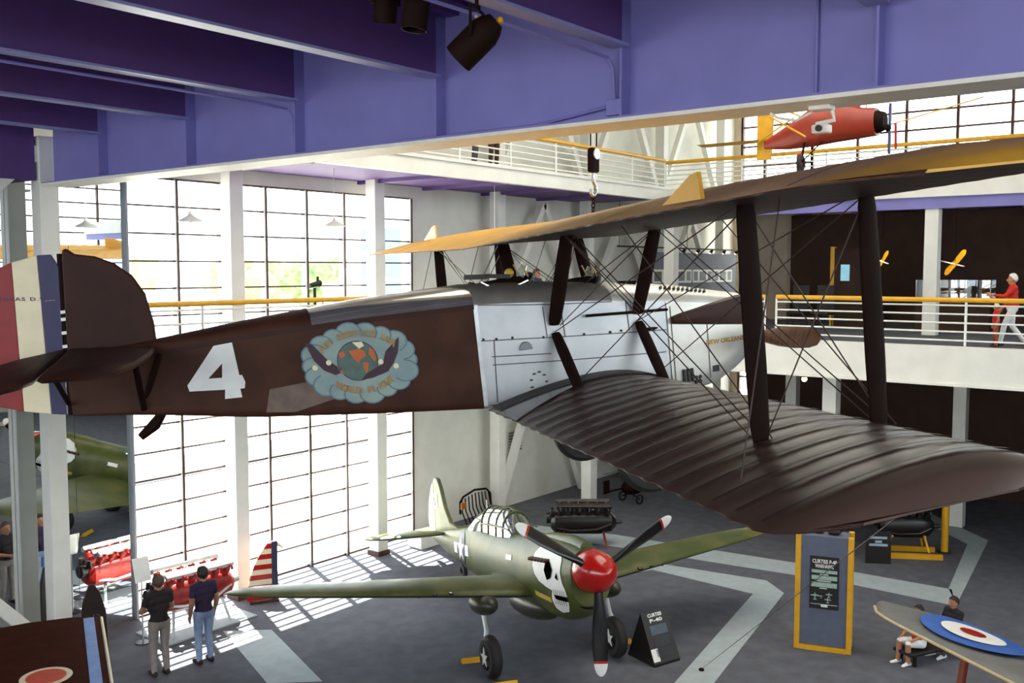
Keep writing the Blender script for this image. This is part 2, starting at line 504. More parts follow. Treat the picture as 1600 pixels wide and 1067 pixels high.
# ------------------------------------------------------------------ railings
def railing(label, p, q, floor_z, posts, h=1.03, nb=5, mats=(None, None), r_top=.055, loop_end=None):
    p = Vector((p[0], p[1], floor_z)); q = Vector((q[0], q[1], floor_z))
    t = thing('guard_railing', label, 'railing', p, group=None)
    d_ = q - p
    mt, mb_ = mats[0] or M_yellow, mats[1] or M_railwhite
    MB().tube([(0, 0, h), tuple(Vector((0, 0, h)) + d_)], r_top, 10).build('top_rail', mt, t, smooth=True)
    for i in range(nb):
        z = .12 + (h - .24) * i / (nb - 1)
        MB().tube([(0, 0, z), tuple(Vector((0, 0, z)) + d_)], .02, 6).build('rail_bar', mb_, t, smooth=True)
    for f in posts:
        c = d_ * f
        MB().tube([tuple(c), tuple(c + Vector((0, 0, h)))], .028, 8).build('post', mb_, t, smooth=True)
    return t
railing('yellow-topped white railing in front of the woman on the far balcony', (23.3, 9.95), (23.3, .5), F2 + .03, [0, .25, .47, .75, 1])
railing('short yellow-topped railing left of the balcony gap behind the propeller', (23.3, 16.3), (23.3, 10.25), F2 + .03, [0, .5, 1])
railing('yellow-topped railing of the walkway along the tall windows', (2, 16.3), (23.0, 16.3), 5.53, [i / 7 for i in range(8)], nb=4)
railing('upper gallery railing with yellow rail above the hook block', (9.6, 15.28), (27.0, 15.28), F3, [i / 9 for i in range(10)], h=.86)
railing('upper gallery railing along the far windows behind the red aeroplane', (27.1, 15.28), (27.1, 0), F3, [i / 6 for i in range(7)], h=.8)

# ------------------------------------------------------------------ outdoors
M_conc = mat('outdoor_concrete', '#d8d5ca', .85, var=.05, scale=.4)
M_asph = mat('outdoor_asphalt', '#2b3036', .9, var=.1, scale=.6)
struct(MB().box((-60, 18.7, -.4), (300, 300, -.05)).build('ground', M_conc))
struct(MB().box((38.6, -60, -.4), (300, 18.7, -.05)).build('ground', M_conc))
struct(MB().box((-30, 30.0, -.05), (60, 33.5, -.02)).build('road', M_asph))
M_leaf = mat('pale_foliage', '#6a7a52', .8, second='#8f9c6e', scale=1.5)
M_leaf2 = mat('green_foliage', '#5a7244', .8, second='#83996a', scale=1.5)
M_bark = mat('bark', '#6b5747', .9)
def tree(label, loc, h, r_, m_, seed):
    rnd = random.Random(seed)
    t = thing('tree', label, 'tree', loc, group='trees outside the windows')
    MB().tube([(0, 0, 0), (.1, 0, h * .3), (0, .1, h * .6)], [.3, .22, .12], 8).build('trunk', m_ and M_bark, t, smooth=True)
    b = MB()
    for k in range(16):
        a = rnd.uniform(0, 6.28); rr = rnd.uniform(0, r_ * .75); z = h * rnd.uniform(.4, .9)
        s_ = r_ * rnd.uniform(.3, .5)
        b.ell((rr * math.cos(a), rr * math.sin(a), z), s_, s_, s_ * .8, 10, 7)
    o = b.build('crown', m_, t, smooth=True, ang=80)
    dm = o.modifiers.new('lumps', 'DISPLACE'); tx = bpy.data.textures.new('leafy', 'CLOUDS'); tx.noise_scale = .8; dm.texture = tx; dm.strength = 1.1
for i, (x, y, h, r_, l) in enumerate([
    (55, 100, 9.5, 5, 'pale leafy tree seen low through the windows beside the tail fin'),
    (62, 112, 9.5, 5, 'pale tree between the tail fin and the first white column'),
    (76, 104, 9.5, 5, 'pale tree just right of the first white column'),
    (90, 108, 9.4, 5, 'hazy tree low behind the second glazed bay'),
    (96, 92, 9.2, 5, 'green tree left of the second white column'),
    (66, 60, 8.6, 3.2, 'green tree in front of the blue-grey building outside')]):
    tree(l, (x, y, -.05), h, r_, M_leaf if i % 2 == 0 else M_leaf2, i)
for i, (x, y, h, r_, l) in enumerate([(58, 27.5, 6.5, 2.2, 'green tree outside the far corner window'), (60, 24.5, 5.2, 1.8, 'low bush outside the far corner window')]):
    tree(l, (x, y, -.05), h, r_, M_leaf2, 20 + i)
bl = thing('office_building', 'blue-grey glazed building seen through the last window bay', 'building', (78, 72, -.05))
MB().box((0, 0, 0), (26, 12, 12.0)).build('wall', mat('facade_bluegrey', '#566f80', .4, var=.06), bl)
for z in (3.2, 6.2, 9.2):
    MB().box((-.15, -.15, z - .25), (26.1, 12.1, z + .25)).build('spandrel', M_conc, bl)
for i in range(9):
    for j in range(4):
        MB().box((.3 + 2.8 * i, -.1, .3 + 3.0 * j), (2.8 + 2.8 * i, -.02, 2.9 + 3.0 * j)).build('window', mat('facade_glass', '#3f5a6c', .15, var=.1), bl)
bl2 = thing('low_building', 'pale low building outside the far corner window', 'building', (75, 27, -.05))
MB().box((0, 0, 0), (10, 16, 9.5)).build('wall', mat('facade_teal', '#5f7a80', .5), bl2)
for j in range(3):
    for i in range(4): MB().box((-.1, .8 + 3.7 * i, 1 + 2.9 * j), (0, 3.6 + 3.7 * i, 2.9 + 2.9 * j)).build('window', M_white, bl2)
# ------------------------------------------------------------------ the suspended biplane
# aircraft frame: x forward, y starboard (towards the camera), z up; origin on the upper wing trailing edge
B_F = Vector((0.825, -0.554, 0.109)); B_S = Vector((-0.558, -0.83, 0.0114))
B_F.normalize(); B_S = (B_S - B_F * B_S.dot(B_F)).normalized(); B_U = B_S.cross(B_F)
B_O = Vector((9.174, 8.051, 7.462))
M_fab = mat('brown_fabric', '#3b2116', .6, scale=2.2, second='#4b2c1e', spec=.2)
M_fab_d = mat('dark_brown_fabric', '#33170e', .55, var=.15, scale=2.5, spec=.25)
M_wing_top = mat('lower_wing_fabric', '#4d382f', .34, second='#5f4b43', scale=1.2, stretch=(.4, 3, 1))
M_chrome_y = mat('chrome_yellow_fabric', '#e0a738', .42, var=.1, scale=1.6, coat=.0)
M_silver = mat('aluminium_paint', '#b9bcc0', .36, metal=.55, second='#d2d3d3', scale=1.4, bump=.12, bscale=6)
M_silver2 = mat('cowl_silver', '#c6c2b8', .38, metal=.5, second='#d8d6cf', scale=2.2, bump=.08, bscale=8)
M_deckgrey = mat('deck_grey', '#a8a5a2', .16, metal=.8, second='#bdbab6', scale=2)
M_strut = mat('dark_strut', '#1c0d08', .7, var=.15, scale=4, spec=.1)
M_wire = mat('bracing_wire', '#3a241b', .5, var=.1)
M_black = mat('black_leather', '#17100d', .5, var=.2)
M_cream = mat('cream_paint', '#e9dcb8', .55, var=.04)
M_red = mat('rudder_red', '#8c1c1e', .5, var=.08)
M_navy = mat('rudder_blue', '#2c2a52', .5, var=.08)
M_brass = mat('brass', '#b58d3a', .35, metal=.8)
M_rivet = mat('seam_dark', '#4c4440', .6, var=.2)

bip = thing('biplane', 'brown and silver vintage biplane numbered 4 hanging from the ceiling hook', 'aeroplane')
mm = Matrix.Identity(4)
for i in range(3):
    mm[i][0] = B_F[i]; mm[i][1] = -B_S[i]; mm[i][2] = B_U[i]; mm[i][3] = B_O[i]
bip.matrix_world = mm
def A(x, y, z): return (x, -y, z)       # starboard-positive coordinates to the local frame

# --- fuselage stations: x, z bottom, z longeron, z top, half width
ST = [(-4.68, -1.385, -.84, -.70, .045), (-3.96, -1.475, -.80, -.665, .17), (-2.7, -1.68, -.70, -.55, .35), (-1.43, -1.815, -.67, -.46, .51), (-.1, -1.945, -.675, -.43, .63),
      (.5, -2.0, -.72, -.47, .65), (1.05, -2.03, -.77, -.52, .66), (1.66, -2.055, -.835, -.60, .66), (2.4, -2.09, -.93, -.70, .64), (2.85, -2.14, -1.0, -.78, .60),
      (3.2, -2.12, -1.06, -.86, .54), (3.5, -2.02, -1.1, -.93, .48), (3.75, -1.86, -1.14, -.98, .43), (3.88, -1.72, -1.2, -1.03, .38)]
def stn(x):
    for a, b_ in zip(ST, ST[1:]):
        if x <= b_[0]:
            t = max(0, (x - a[0]) / (b_[0] - a[0])); return [p + (q - p) * t for p, q in zip(a, b_)]
    return list(ST[-1])
def ring(x, part):
    _, zb, zl, zt, w = stn(x)
    cr = min(.10, w * .4) if x < 2.3 else min(.1 + (x - 2.3) * .22, w * .75)
    pts = []
    if part == 'body':      # closed hull below the longeron, bulging slightly on the cowl
        for k in range(7): an = math.pi / 2 * k / 6; pts.append((w - cr + cr * math.sin(an), zb + cr - cr * math.cos(an)))
        for k in range(1, 6): pts.append((w * (1 + .0 * k), zb + cr + (zl - zb - cr) * k / 5))
        full = pts + [(-y, z) for y, z in reversed(pts)]
    else:
        for k in range(13):
            an = math.pi * k / 12; pts.append((w * math.cos(an), zl + (zt - zl) * (math.sin(an) ** .8)))
        full = pts
    return [A(x, y, z) for y, z in full]
def span(x0, x1, n): return [x0 + (x1 - x0) * i / n for i in range(n + 1)]
MB().loft([ring(x, 'body') for x in span(-4.68, -.1, 22)]).build('rear_fuselage', M_fab, bip, smooth=True)
fus_f = MB().loft([ring(x, 'body') for x in span(-.1, 2.4, 14)]).build('front_fuselage', M_silver, bip, smooth=True)
cowl = MB().loft([ring(x, 'body') for x in span(2.405, 3.88, 12)]).build('engine_cowl', M_silver2, bip, smooth=True)
MB().loft([ring(x, 'deck') for x in span(-4.68, -2.0, 12)]).build('rear_deck', M_fab, bip, smooth=True)
MB().loft([ring(x, 'deck') for x in span(-1.995, -.1, 10)]).build('turtle_deck', M_deckgrey, bip, smooth=True)
MB().loft([ring(x, 'deck') for x in span(-.095, 1.66, 10)]).build('cockpit_deck', mat('cockpit_deck_grey', '#8d8680', .3, metal=.4, var=.1), bip, smooth=True)
MB().loft([ring(x, 'deck') for x in span(1.665, 3.88, 12)]).build('cowl_top', M_silver2, bip, smooth=True)
def SD(x, z, off=.004): return A(x, stn(x)[4] + off, z)     # point on the starboard side
# brown fabric edge strip under the deck and silver edge band
def side_strip(pts, wd, mt, nm, off=.006, par=bip):
    b = MB()
    for (x0, z0), (x1, z1) in zip(pts, pts[1:]):
        n = max(1, int(abs(x1 - x0) / .3))
        for i in range(n):
            xa, xb = x0 + (x1 - x0) * i / n, x0 + (x1 - x0) * (i + 1) / n; za, zb_ = z0 + (z1 - z0) * i / n, z0 + (z1 - z0) * (i + 1) / n
            dx, dz = xb - xa, zb_ - za; L = math.hypot(dx, dz); nx, nz = -dz / L * wd / 2, dx / L * wd / 2
            b._add([SD(xa + nx, za + nz, off), SD(xb + nx, zb_ + nz, off), SD(xb - nx, zb_ - nz, off), SD(xa - nx, za - nz, off)], [(0, 1, 2, 3)])
    return b.build(nm, mt, par, recalc=False)
side_strip([(-4.0, -.82), (-2.7, -.73), (-1.43, -.70), (-.1, -.70)], .06, M_fab_d, 'longeron_tape')
for pts in ([(-.06, -1.115), (.9, -1.19), (1.9, -1.26), (2.38, -1.29)], [(.05, -1.42), (1.0, -1.49), (2.35, -1.57)], [(.05, -1.32), (.8, -1.38)], [(-.05, -.685), (.86, -.785), (1.66, -.845)],
            [(-.03, -1.90), (.5, -1.955)], [(2.4, -.95), (2.395, -2.03)], [(1.85, -.85), (1.86, -1.24)], [(.75, -.80), (.77, -1.17)], [(.98, -.80), (1.0, -1.2)], [(.1, -1.12), (.06, -1.88)], [(3.0, -1.1), (2.98, -2.0)], [(2.46, -1.0), (2.45, -2.05)]):
    side_strip(pts, .012, M_rivet, 'panel_seam', .005)
side_strip([(-.085, -.69), (-.085, -1.9)], .05, mat('bare_aluminium', '#d7d8da', .3, metal=.7), 'edge_band', .006)
for x, z in [(-.03, -1.1), (.13, -1.115), (.33, -1.125), (.72, -1.17), (1.25, -1.2), (1.6, -1.22), (1.75, -1.22), (2.2, -1.27)]:
    MB().lathe([(.016, 0), (.016, .012)], SD(x, z, 0), A(0, 1, 0), 8).build('fastener', M_black, bip)
# half-round vent, latch cluster, small hatch, louvres
b = MB(); b.prism([(.085 * math.cos(a), .1 * math.sin(a)) for a in [math.pi * k / 12 for k in range(13)]], lambda u, v, t: SD(.48 + u, -1.29 + v, t), 0, .035)
b.build('half_round_vent', mat('vent_grey', '#7d8084', .4, metal=.5), bip, bevel=.01)
for k in range(9):
    a = k * .7; MB().box(A(.60 + .1 * math.cos(a) - .015, .655, -1.72 + .13 * math.sin(a)), A(.60 + .1 * math.cos(a) + .02, .672, -1.70 + .13 * math.sin(a))).build('step_fitting', M_rivet, bip)
for k in range(3):
    MB().box(A(2.56 + .06 * k, .60, -2.0), A(2.585 + .06 * k, .655, -1.83)).build('louvre', M_black, bip)
MB().box(A(3.03, stn(3.06)[4] - .02, -1.93), A(3.12, stn(3.06)[4] + .012, -1.85)).build('hatch', M_black, bip)
for k in range(4): MB().lathe([(.03, 0), (.02, .02)], SD(2.76 + .06 * (k % 2), -2.02 + .06 * (k // 2), -.01), A(0, 1, 0), 8).build('drain', M_black, bip)
for sgn in (1, -1):
    for k in range(11):        # exhaust stubs
        x = 2.45 + .065 * k
        s_ = stn(x); y0 = s_[4] * .74; z0 = s_[2] + (s_[3] - s_[2]) * .72
        MB().tube([A(x, sgn * (y0 - .02), z0 - .02), A(x - .02, sgn * (y0 + .02), z0 + .03), A(x - .05, sgn * (y0 + .05), z0 + .01)], .016, 6).build('exhaust_stub', M_black, bip)
# dark shroud along the nose
sh = [(2.46, -1.235, -1.13), (2.6, -1.255, -1.10), (3.0, -1.31, -1.04), (3.5, -1.375, -.985), (3.62, -1.39, -.98)]
b = MB(); b.loft([[A(x, stn(x)[4] + oy, z) for oy, z in ((-.02, z0), (.06, z0 + .02), (.085, (z0 + z1) / 2), (.06, z1 - .02), (-.02, z1))] for x, z0, z1 in sh])
b.build('radiator_shroud', M_fab_d, bip, smooth=True)
b = MB().tube([A(1.28, .72, -.975), A(2.38, .72, -1.03)], .018, 8); b.build('pitot_rod', M_strut, bip, smooth=True)
MB().ell(A(2.11, .70, -1.245), .13, .02, .022).build('footstep', M_strut, bip, smooth=True)
MB().bar(A(1.98, .15, -.66), A(2.2, .25, -.68), .09, .07).build('intake_scoop', M_strut, bip)
text_obj('nose_lettering', 'NEW ORLEANS', lambda u, v: SD(3.27 + u, -1.575 + v - u * .03, .006), M_brass, bip, .085, .002, 1.0, .62)

# --- airfoil wings
def foil(t):
    """t 0 at trailing edge .. 1 at leading edge -> (upper, lower) in chords"""
    xx = 1 - t
    th = 5 * .115 * (.2969 * math.sqrt(max(xx, 0)) - .126 * xx - .3516 * xx ** 2 + .2843 * xx ** 3 - .1036 * xx ** 4)
    cm = .046 * (1 - ((xx - .38) / (.62 if xx > .38 else .38)) ** 2)
    return cm + th, cm - th * .92
TS = [0, .02, .06, .12, .2, .3, .4, .5, .6, .7, .78, .85, .9, .94, .97, .99, 1.0]
def wing_sections(y0, y1, hs, chord, x0, z0, dih, tipw, nrib, sub=4, sag=.02, sgn=1, scallop=.02, thin=0.0):
    secs = []
    N = nrib * sub
    for i in range(N + 1):
        y = y0 + (y1 - y0) * i / N
        fr = (i % sub) / sub
        dip = math.sin(math.pi * fr)
        e = max(0.0, (y - (hs - tipw)) / tipw)
        # squarish rounded tip
        te = x0 + scallop * dip + chord * .25 * e ** 5
        le = x0 + chord - chord * .22 * e ** 5
        tk = (math.sqrt(max(0.0, 1 - e ** 3)) * .97 + .03) * (1 - thin * (max(0, y - 3.5) / (hs - 3.5)) ** 1.4)
        c = le - te
        zz = z0 + dih * y
        up = [(te + c * t, zz + (foil(t)[0] * chord * tk - sag * dip * min(1, 4 * t * (1.0 - t))) - (.02 * (1 - tk))) for t in TS]
        lo = [(te + c * t, zz + (foil(t)[1] * chord * tk + sag * .6 * dip * min(1, 4 * t * (1.0 - t)))) for t in TS]
        lo[0] = (up[0][0], up[0][1] - .012)
        secs.append(([A(px, sgn * y, pz) for px, pz in up], [A(px, sgn * y, pz) for px, pz in reversed(lo)]))
    return secs
UHS, LHS = 7.5, 6.84
CH = 2.3
def build_wing(name, y0, hs, x0, z0, dih, tipw, nrib, mtop, mbot, sgn, thin=0.0):
    secs = wing_sections(y0, hs, hs, CH, x0, z0, dih, tipw, nrib, sgn=sgn, thin=thin)
    rings = [u + l for u, l in secs]
    b = MB()
    n = len(rings[0]); nu = len(TS)
    V = [p for r_ in rings for p in r_]; 
    fcs = []; mi = []
    for i in range(len(rings) - 1):
        for k in range(n):
            fcs.append((i * n + k, i * n + (k + 1) % n, (i + 1) * n + (k + 1) % n, (i + 1) * n + k)); mi.append(0 if k < nu - 1 else 1)
    fcs.append(tuple(range(n))); mi.append(0); fcs.append(tuple((len(rings) - 1) * n + k for k in range(n))); mi.append(0)
    b._add(V, fcs); b.mi = mi
    return b.build(name, [mtop, mbot], bip, smooth=True, ang=50)
DU, DL = .0165, -.0015
for sgn in (1, -1):
    build_wing('upper_wing', 0.0, UHS, 0, 0, DU, .75, 23, M_chrome_y, M_fab_d, sgn, .28)
    build_wing('lower_wing', .66, LHS, -.07, -1.945, DL, .42, 20, M_wing_top, M_fab_d, sgn)
# lower wing root: black walkway ribs and bare panel
def top_z(t, wing='L', y=0): 
    return -1.945 + DL * y + foil(t)[0] * CH
def wtop(x, y, off=.006): return A(x, y, top_z(min(1, max(0, (x + .07) / CH))) + off)
b = MB(); xs = span(-.06, .95, 8)
for x0_, x1_ in zip(xs, xs[1:]):
    b._add([wtop(x0_, .74), wtop(x1_, .74), wtop(x1_, 1.7 - .6 * (x1_ + .06)), wtop(x0_, 1.7 - .6 * (x0_ + .06))], [(0, 1, 2, 3)])
b.build('root_panel', mat('root_panel_grey', '#74706c', .22, metal=.35, var=.1), bip)
for k in range(4):
    y = .70 + .085 * k; b = MB(); xs = span(-.02, 2.1, 14)
    b.loft([[wtop(x, y - .03, .0), wtop(x, y - .03, .022), wtop(x, y + .03, .022), wtop(x, y + .03, .0)] for x in xs]); b.build('walkway_strip', M_black, bip)
M_tape = mat('rib_tape', '#3a2a25', .45, var=.1)
for k in range(1, 20):
    yr = .66 + (LHS - .66) * k / 20
    b = MB(); xs = span(.0, 2.12, 12)
    for x0_, x1_ in zip(xs, xs[1:]):
        b._add([wtop(x0_, yr - .018, .004), wtop(x1_, yr - .018, .004), wtop(x1_, yr + .018, .004), wtop(x0_, yr + .018, .004)], [(0, 1, 2, 3)])
    b.build('rib_tape', M_tape, bip)
# ailerons as separate panels edge lines: dark gap strip on the upper wing
for sgn in (1, -1):
    def wt(x, y, off, lowr=False):
        t = min(1, max(0, x / CH)); return A(x, sgn * y, DU * y + (foil(t)[1] if lowr else foil(t)[0]) * CH + off)
    for yy in (4.3, 7.1):
        b = MB(); xs = span(.0, .62, 6)
        for x0_, x1_ in zip(xs, xs[1:]):
            b._add([wt(x0_, yy - .02, .006), wt(x1_, yy - .02, .006), wt(x1_, yy + .02, .006), wt(x0_, yy + .02, .006)], [(0, 1, 2, 3)])
        b.build('aileron_gap', M_black, bip)
    b = MB(); ys = span(4.3, 7.1, 10)
    for y0_, y1_ in zip(ys, ys[1:]):
        b._add([wt(.60, y0_, .006), wt(.63, y0_, .006), wt(.63, y1_, .006), wt(.60, y1_, .006)], [(0, 1, 2, 3)])
    b.build('aileron_hinge_line', M_black, bip)
# aileron balance fins on top
MB().prism([(-.05, 0), (.42, 0), (.05, .34), (-.03, .36)], lambda u, v, t: A(.05 + t, 6.0 - u * 1.2, .13 + v * .5), -.015, .015).build('aileron_horn', M_chrome_y, bip)
MB().prism([(0, 0), (.55, 0), (.12, .30), (0, .32)], lambda u, v, t: A(1.15 + t, -6.05 - u * 1.9, .28 + v * .75), -.015, .015).build('aileron_horn', M_chrome_y, bip)

# --- struts
def strut(p, q, w=.17, th=.07, nm='strut'):
    p, q = Vector(p), Vector(q); d_ = (q - p).normalized()
    fw = Vector(A(1, 0, 0)); fw = (fw - d_ * fw.dot(d_)).normalized(); sd = d_.cross(fw)
    rings = []
    for f_, k in ((0, .72), (.06, .9), (.3, 1), (.7, 1), (.94, .9), (1, .72)):
        c = p + (q - p) * f_
        rings.append([c + fw * (w / 2 * k * math.cos(a)) + sd * (th / 2 * k * math.sin(a)) for a in [2 * math.pi * j / 14 for j in range(14)]])
    return MB().loft(rings).build(nm, M_strut, bip, smooth=True, ang=60)
XR, XF, YO, YIU, YIL = .935, 2.05, 5.12, 1.27, 1.2
for sg in (1, -1):
    for X in (XR, XF):
        tu = foil(X / CH)[1] * CH; tl = foil((X + .07) / CH)[0] * CH - .05
        strut(A(X, sg * YO, DU * YO + tu + .04), A(X - .04, sg * YO, -1.945 + tl), .19, .085, 'interplane_strut')
        strut(A(X, sg * YIU, DU * YIU + tu + .04), A(X - .06, sg * .67, -1.03), .19, .085, 'cabane_strut')
        strut(A(X - .06, sg * .68, -1.14), A(X - .02, sg * YIL, -1.945 + tl), .15, .075, 'wing_root_strut')
# --- bracing wires
def wire(p, q, r_=.0065): MB().tube([p, q], r_, 5).build('bracing_wire', M_wire, bip)
for sg in (1, -1):
    for X in (XR, XF):
        for dx in (-.05, .05):
            wire(A(X + dx, sg * .66, -1.12), A(X + dx, sg * (YO - .05), DU * YO)) if dx < 0 else wire(A(X + dx, sg * .7, -1.86), A(X + dx, sg * (YO - .05), DU * YO))
            wire(A(X + dx, sg * (YIU + .05), .02), A(X + dx, sg * (YO - .05), -1.80))
            wire(A(X + dx, sg * (YO + .1), -1.82), A(X + dx, sg * (YIU + 1.4), .05)) if dx > 0 else None
    wire(A(XR, sg * YO, .08), A(XF, sg * YO, -1.78)); wire(A(XF, sg * YO, .08), A(XR, sg * YO, -1.78))
    wire(A(XR, sg * .7, -1.05), A(XF, sg * YIU, .0)); wire(A(XF, sg * .7, -1.05), A(XR, sg * YIU, .0))
    wire(A(XR + .5, sg * .3, -.62), A(XF, sg * YIU, 0))
    wire(A(XR, sg * 5.6, .1), A(.3, sg * 5.8, -1.85), .006)
# --- cockpits
for cx, ry in ((.45, .40), (1.43, .34)):
    s_ = stn(cx); zt = s_[3]
    pts = [A(cx + ry * math.cos(a), .36 * math.sin(a), zt + .035 - .16 * abs(math.sin(a)) ** 2 + .02 * math.cos(a)) for a in [2 * math.pi * k / 28 for k in range(28)]]
    MB().tube(pts, .035, 8, closed=True).build('cockpit_coaming', M_black, bip, smooth=True)
    b = MB(); n = 28
    b._add([A(cx, 0, zt + .045)] + [tuple(Vector(p) + Vector((0, 0, .0))) for p in pts], [(0, 1 + k, 1 + (k + 1) % n) for k in range(n)])
    b.build('cockpit_well', M_black, bip)
for cx in (.80, 1.74):
    zt = stn(cx)[3]
    MB().bar(A(cx - .06, -.16, zt + .12), A(cx - .06, .16, zt + .12), .012, .2, (.45, 0, 1)).build('windscreen', glass_mat('windscreen_glass', (.8, .88, .9), .5), bip)
    for y in (-.17, .17): MB().tube([A(cx, y, zt + .0), A(cx - .1, y, zt + .23)], .01, 6).build('windscreen_frame', M_brass, bip)
MB().ell(A(.55, .1, -.36), .06, .06, .06).build('compass', mat('compass_yellow', '#c9a83c', .4), bip, smooth=True)
pts = [A(.08 + .62 * f_, .38 - .1 * math.sin(math.pi * f_), stn(.08 + .62 * f_)[3] + .02 - .1 * math.sin(math.pi * f_)) for f_ in span(0, 1, 14)]
MB().tube(pts, .014, 6).build('coaming_trim', mat('polished_edge', '#e8e4da', .2, metal=.8), bip, smooth=True)
MB().bar(A(.06, -.2, -.36), A(.2, .25, -.37), .05, .06).build('gun_ring', M_black, bip); MB().bar(A(.2, .2, -.36), A(.5, .28, -.40), .05, .05).build('gun_ring', M_black, bip)
# --- propeller
ph = A(3.98, 0, -1.60)
prop = MB().lathe([(.05, .0), (.14, .02), (.15, .10), (.10, .2), (.03, .24)], A(3.88, 0, -1.60), A(1, 0, 0), 20).build('propeller_hub', M_brass, bip, smooth=True)
for sg in (1, -1):
    rings = []
    for f_, wd, tw in ((.08, .12, .9), (.35, .2, .6), (.7, .27, .42), (1.05, .28, .3), (1.35, .24, .24), (1.5, .16, .2), (1.55, .06, .2)):
        c = Vector(A(4.0, sg * f_, -1.60 + .02 * f_)); ca, sa = math.cos(tw) * sg, math.sin(tw)
        up = Vector(A(sa, 0, ca)); nn = Vector(A(ca, 0, -sa))
        th = .05 * (1 - f_ / 1.7)
        rings.append([c + up * (wd / 2 * math.cos(a)) + nn * (th * math.sin(a)) for a in [2 * math.pi * j / 12 for j in range(12)]])
    MB().loft(rings).build('propeller_blade', mat('walnut_propeller', '#4a2a18', .3, second='#6b4226', scale=3, stretch=(1, 6, 1)), bip, smooth=True, ang=60)
# --- landing wheels
M_tyre = mat('tyre_black', '#1b1614', .7, var=.15)
for sg in (1, -1):
    wl = MB().tube([A(1.8 + .4 * math.cos(a), sg * 1.1, -2.72 + .4 * math.sin(a)) for a in [2 * math.pi * k / 28 for k in range(28)]], .085, 10, closed=True).build('wheel', M_tyre, bip, smooth=True)
    MB().lathe([(.34, -.03), (.08, -.09), (.08, .09), (.34, .03)], A(1.8, sg * 1.1, -2.72), (0, 1, 0), 24).build('wheel_disc', M_fab_d, wl, smooth=True)
    for dx in (-.45, .5): strut(A(1.8 + dx, sg * .55, -2.0), A(1.8, sg * 1.0, -2.72), .09, .05, 'gear_strut')
MB().tube([A(1.8, -1.15, -2.72), A(1.8, 1.15, -2.72)], .03, 8).build('axle', M_strut, bip)
# --- tail
fin = [(-3.70, -.70), (-3.70, -.45), (-3.75, -.12), (-3.86, .10), (-4.03, .26), (-4.22, .355), (-4.42, .40), (-4.50, .47), (-4.54, .46), (-4.56, .36), (-4.66, -.84)]
b = MB(); b.prism([p for p in fin], lambda u, v, t: A(u, t, v), -.035, .035); b.build('tail_fin', M_fab_d, bip, bevel=.02)
rudz = lambda x, z: A(x, 0, z)
rud_top = [(-4.60, .42), (-4.74, .43), (-4.84, .42), (-5.08, .37), (-5.3, .27), (-5.6, .05), (-5.85, -.25)]
def rud(nm, poly, mt, th=.03): MB().prism(poly, lambda u, v, t: A(u, t, v), -th, th).build(nm, mt, bip, bevel=.008)
rud('rudder_stripe', [(-4.60, .28), (-4.66, .42), (-4.80, .425), (-4.895, -1.33), (-4.74, -1.36)], M_navy)
rud('rudder_stripe', [(-4.80, .425), (-5.06, .375), (-5.165, -1.26), (-4.895, -1.33)], M_cream)
rud('rudder_stripe', [(-5.06, .375), (-5.3, .29), (-5.55, .12), (-5.72, -.1), (-5.8, -.4), (-5.75, -.75), (-5.6, -1.0), (-5.4, -1.17), (-5.165, -1.26)], M_red)
MB().tube([rudz(-4.575, .42), rudz(-4.70, -1.37)], .03, 8).build('rudder_post', M_strut, bip, smooth=True)
for z in (-.22, -.3, -.45, -.6, -.75, -.92): MB().box(A(-4.6 + z * .085 - .03, .03, z - .02), A(-4.6 + z * .085 + .02, .05, z + .015)).build('rudder_hinge', M_railwhite, bip)
text_obj('rudder_lettering', 'DOUGLAS D.W.C.', lambda u, v: A(-5.02 + u, .037, -.05 + v - .12 * u), M_navy, bip, .055, .001, 1.25, .78)
text_obj('rudder_lettering', 'D.W.C.', lambda u, v: A(-4.73 + u, .039, -.085 + v), M_cream, bip, .012, 0, 1, .1)
# horizontal tail
def tz(x, y): return -.74 + (-3.7 - x) * .095 - y * .045 - max(0, -4.64 - x) * .2
def tailplane(sg):
    out = [(-3.72, .12), (-3.74, .8), (-3.85, 1.6), (-4.02, 2.1), (-4.2, 2.35), (-4.62, 2.42), (-4.62, .08)]
    el = [(-4.64, .1), (-4.64, 2.42), (-4.72, 2.62), (-4.95, 2.7), (-5.3, 2.45), (-5.42, 1.6), (-5.42, .45), (-5.1, .12)]
    for nm, pl, mt in (('tailplane', out, M_fab), ('elevator', el, M_fab)):
        b = MB(); xs_ = [p[0] for p in pl]; cx = sum(xs_) / len(pl); cy = sum(p[1] for p in pl) / len(pl)
        V = []; n = len(pl)
        for sc, dz in ((1.0, 0.0), (.94, .035), (.6, .06)):
            V += [A(cx + (x - cx) * sc, sg * (cy + (y - cy) * sc), tz(cx + (x - cx) * sc, cy + (y - cy) * sc) + dz) for x, y in pl]
        for sc, dz in ((.94, -.035), (.6, -.06)):
            V += [A(cx + (x - cx) * sc, sg * (cy + (y - cy) * sc), tz(cx + (x - cx) * sc, cy + (y - cy) * sc) + dz) for x, y in pl]
        Fc = []
        for a_, b_ in ((0, 1), (1, 2), (0, 3), (3, 4)):
            for k in range(n): Fc.append((a_ * n + k, a_ * n + (k + 1) % n, b_ * n + (k + 1) % n, b_ * n + k))
        Fc += [tuple(2 * n + k for k in range(n)), tuple(4 * n + k for k in range(n))]
        b._add(V, Fc); b.build(nm, mt, bip, smooth=True, ang=40)
    strut(A(-3.93, sg * .13, -1.44), A(-3.9, sg * .95, -.83), .07, .04, 'tail_strut')
    strut(A(-3.96, sg * .13, -1.44), A(-3.68, sg * .26, -.80), .07, .04, 'tail_strut')
    strut(A(-4.7, sg * .06, -1.25), A(-4.66, sg * 1.15, -.84), .06, .035, 'tail_strut')
tailplane(1); tailplane(-1)
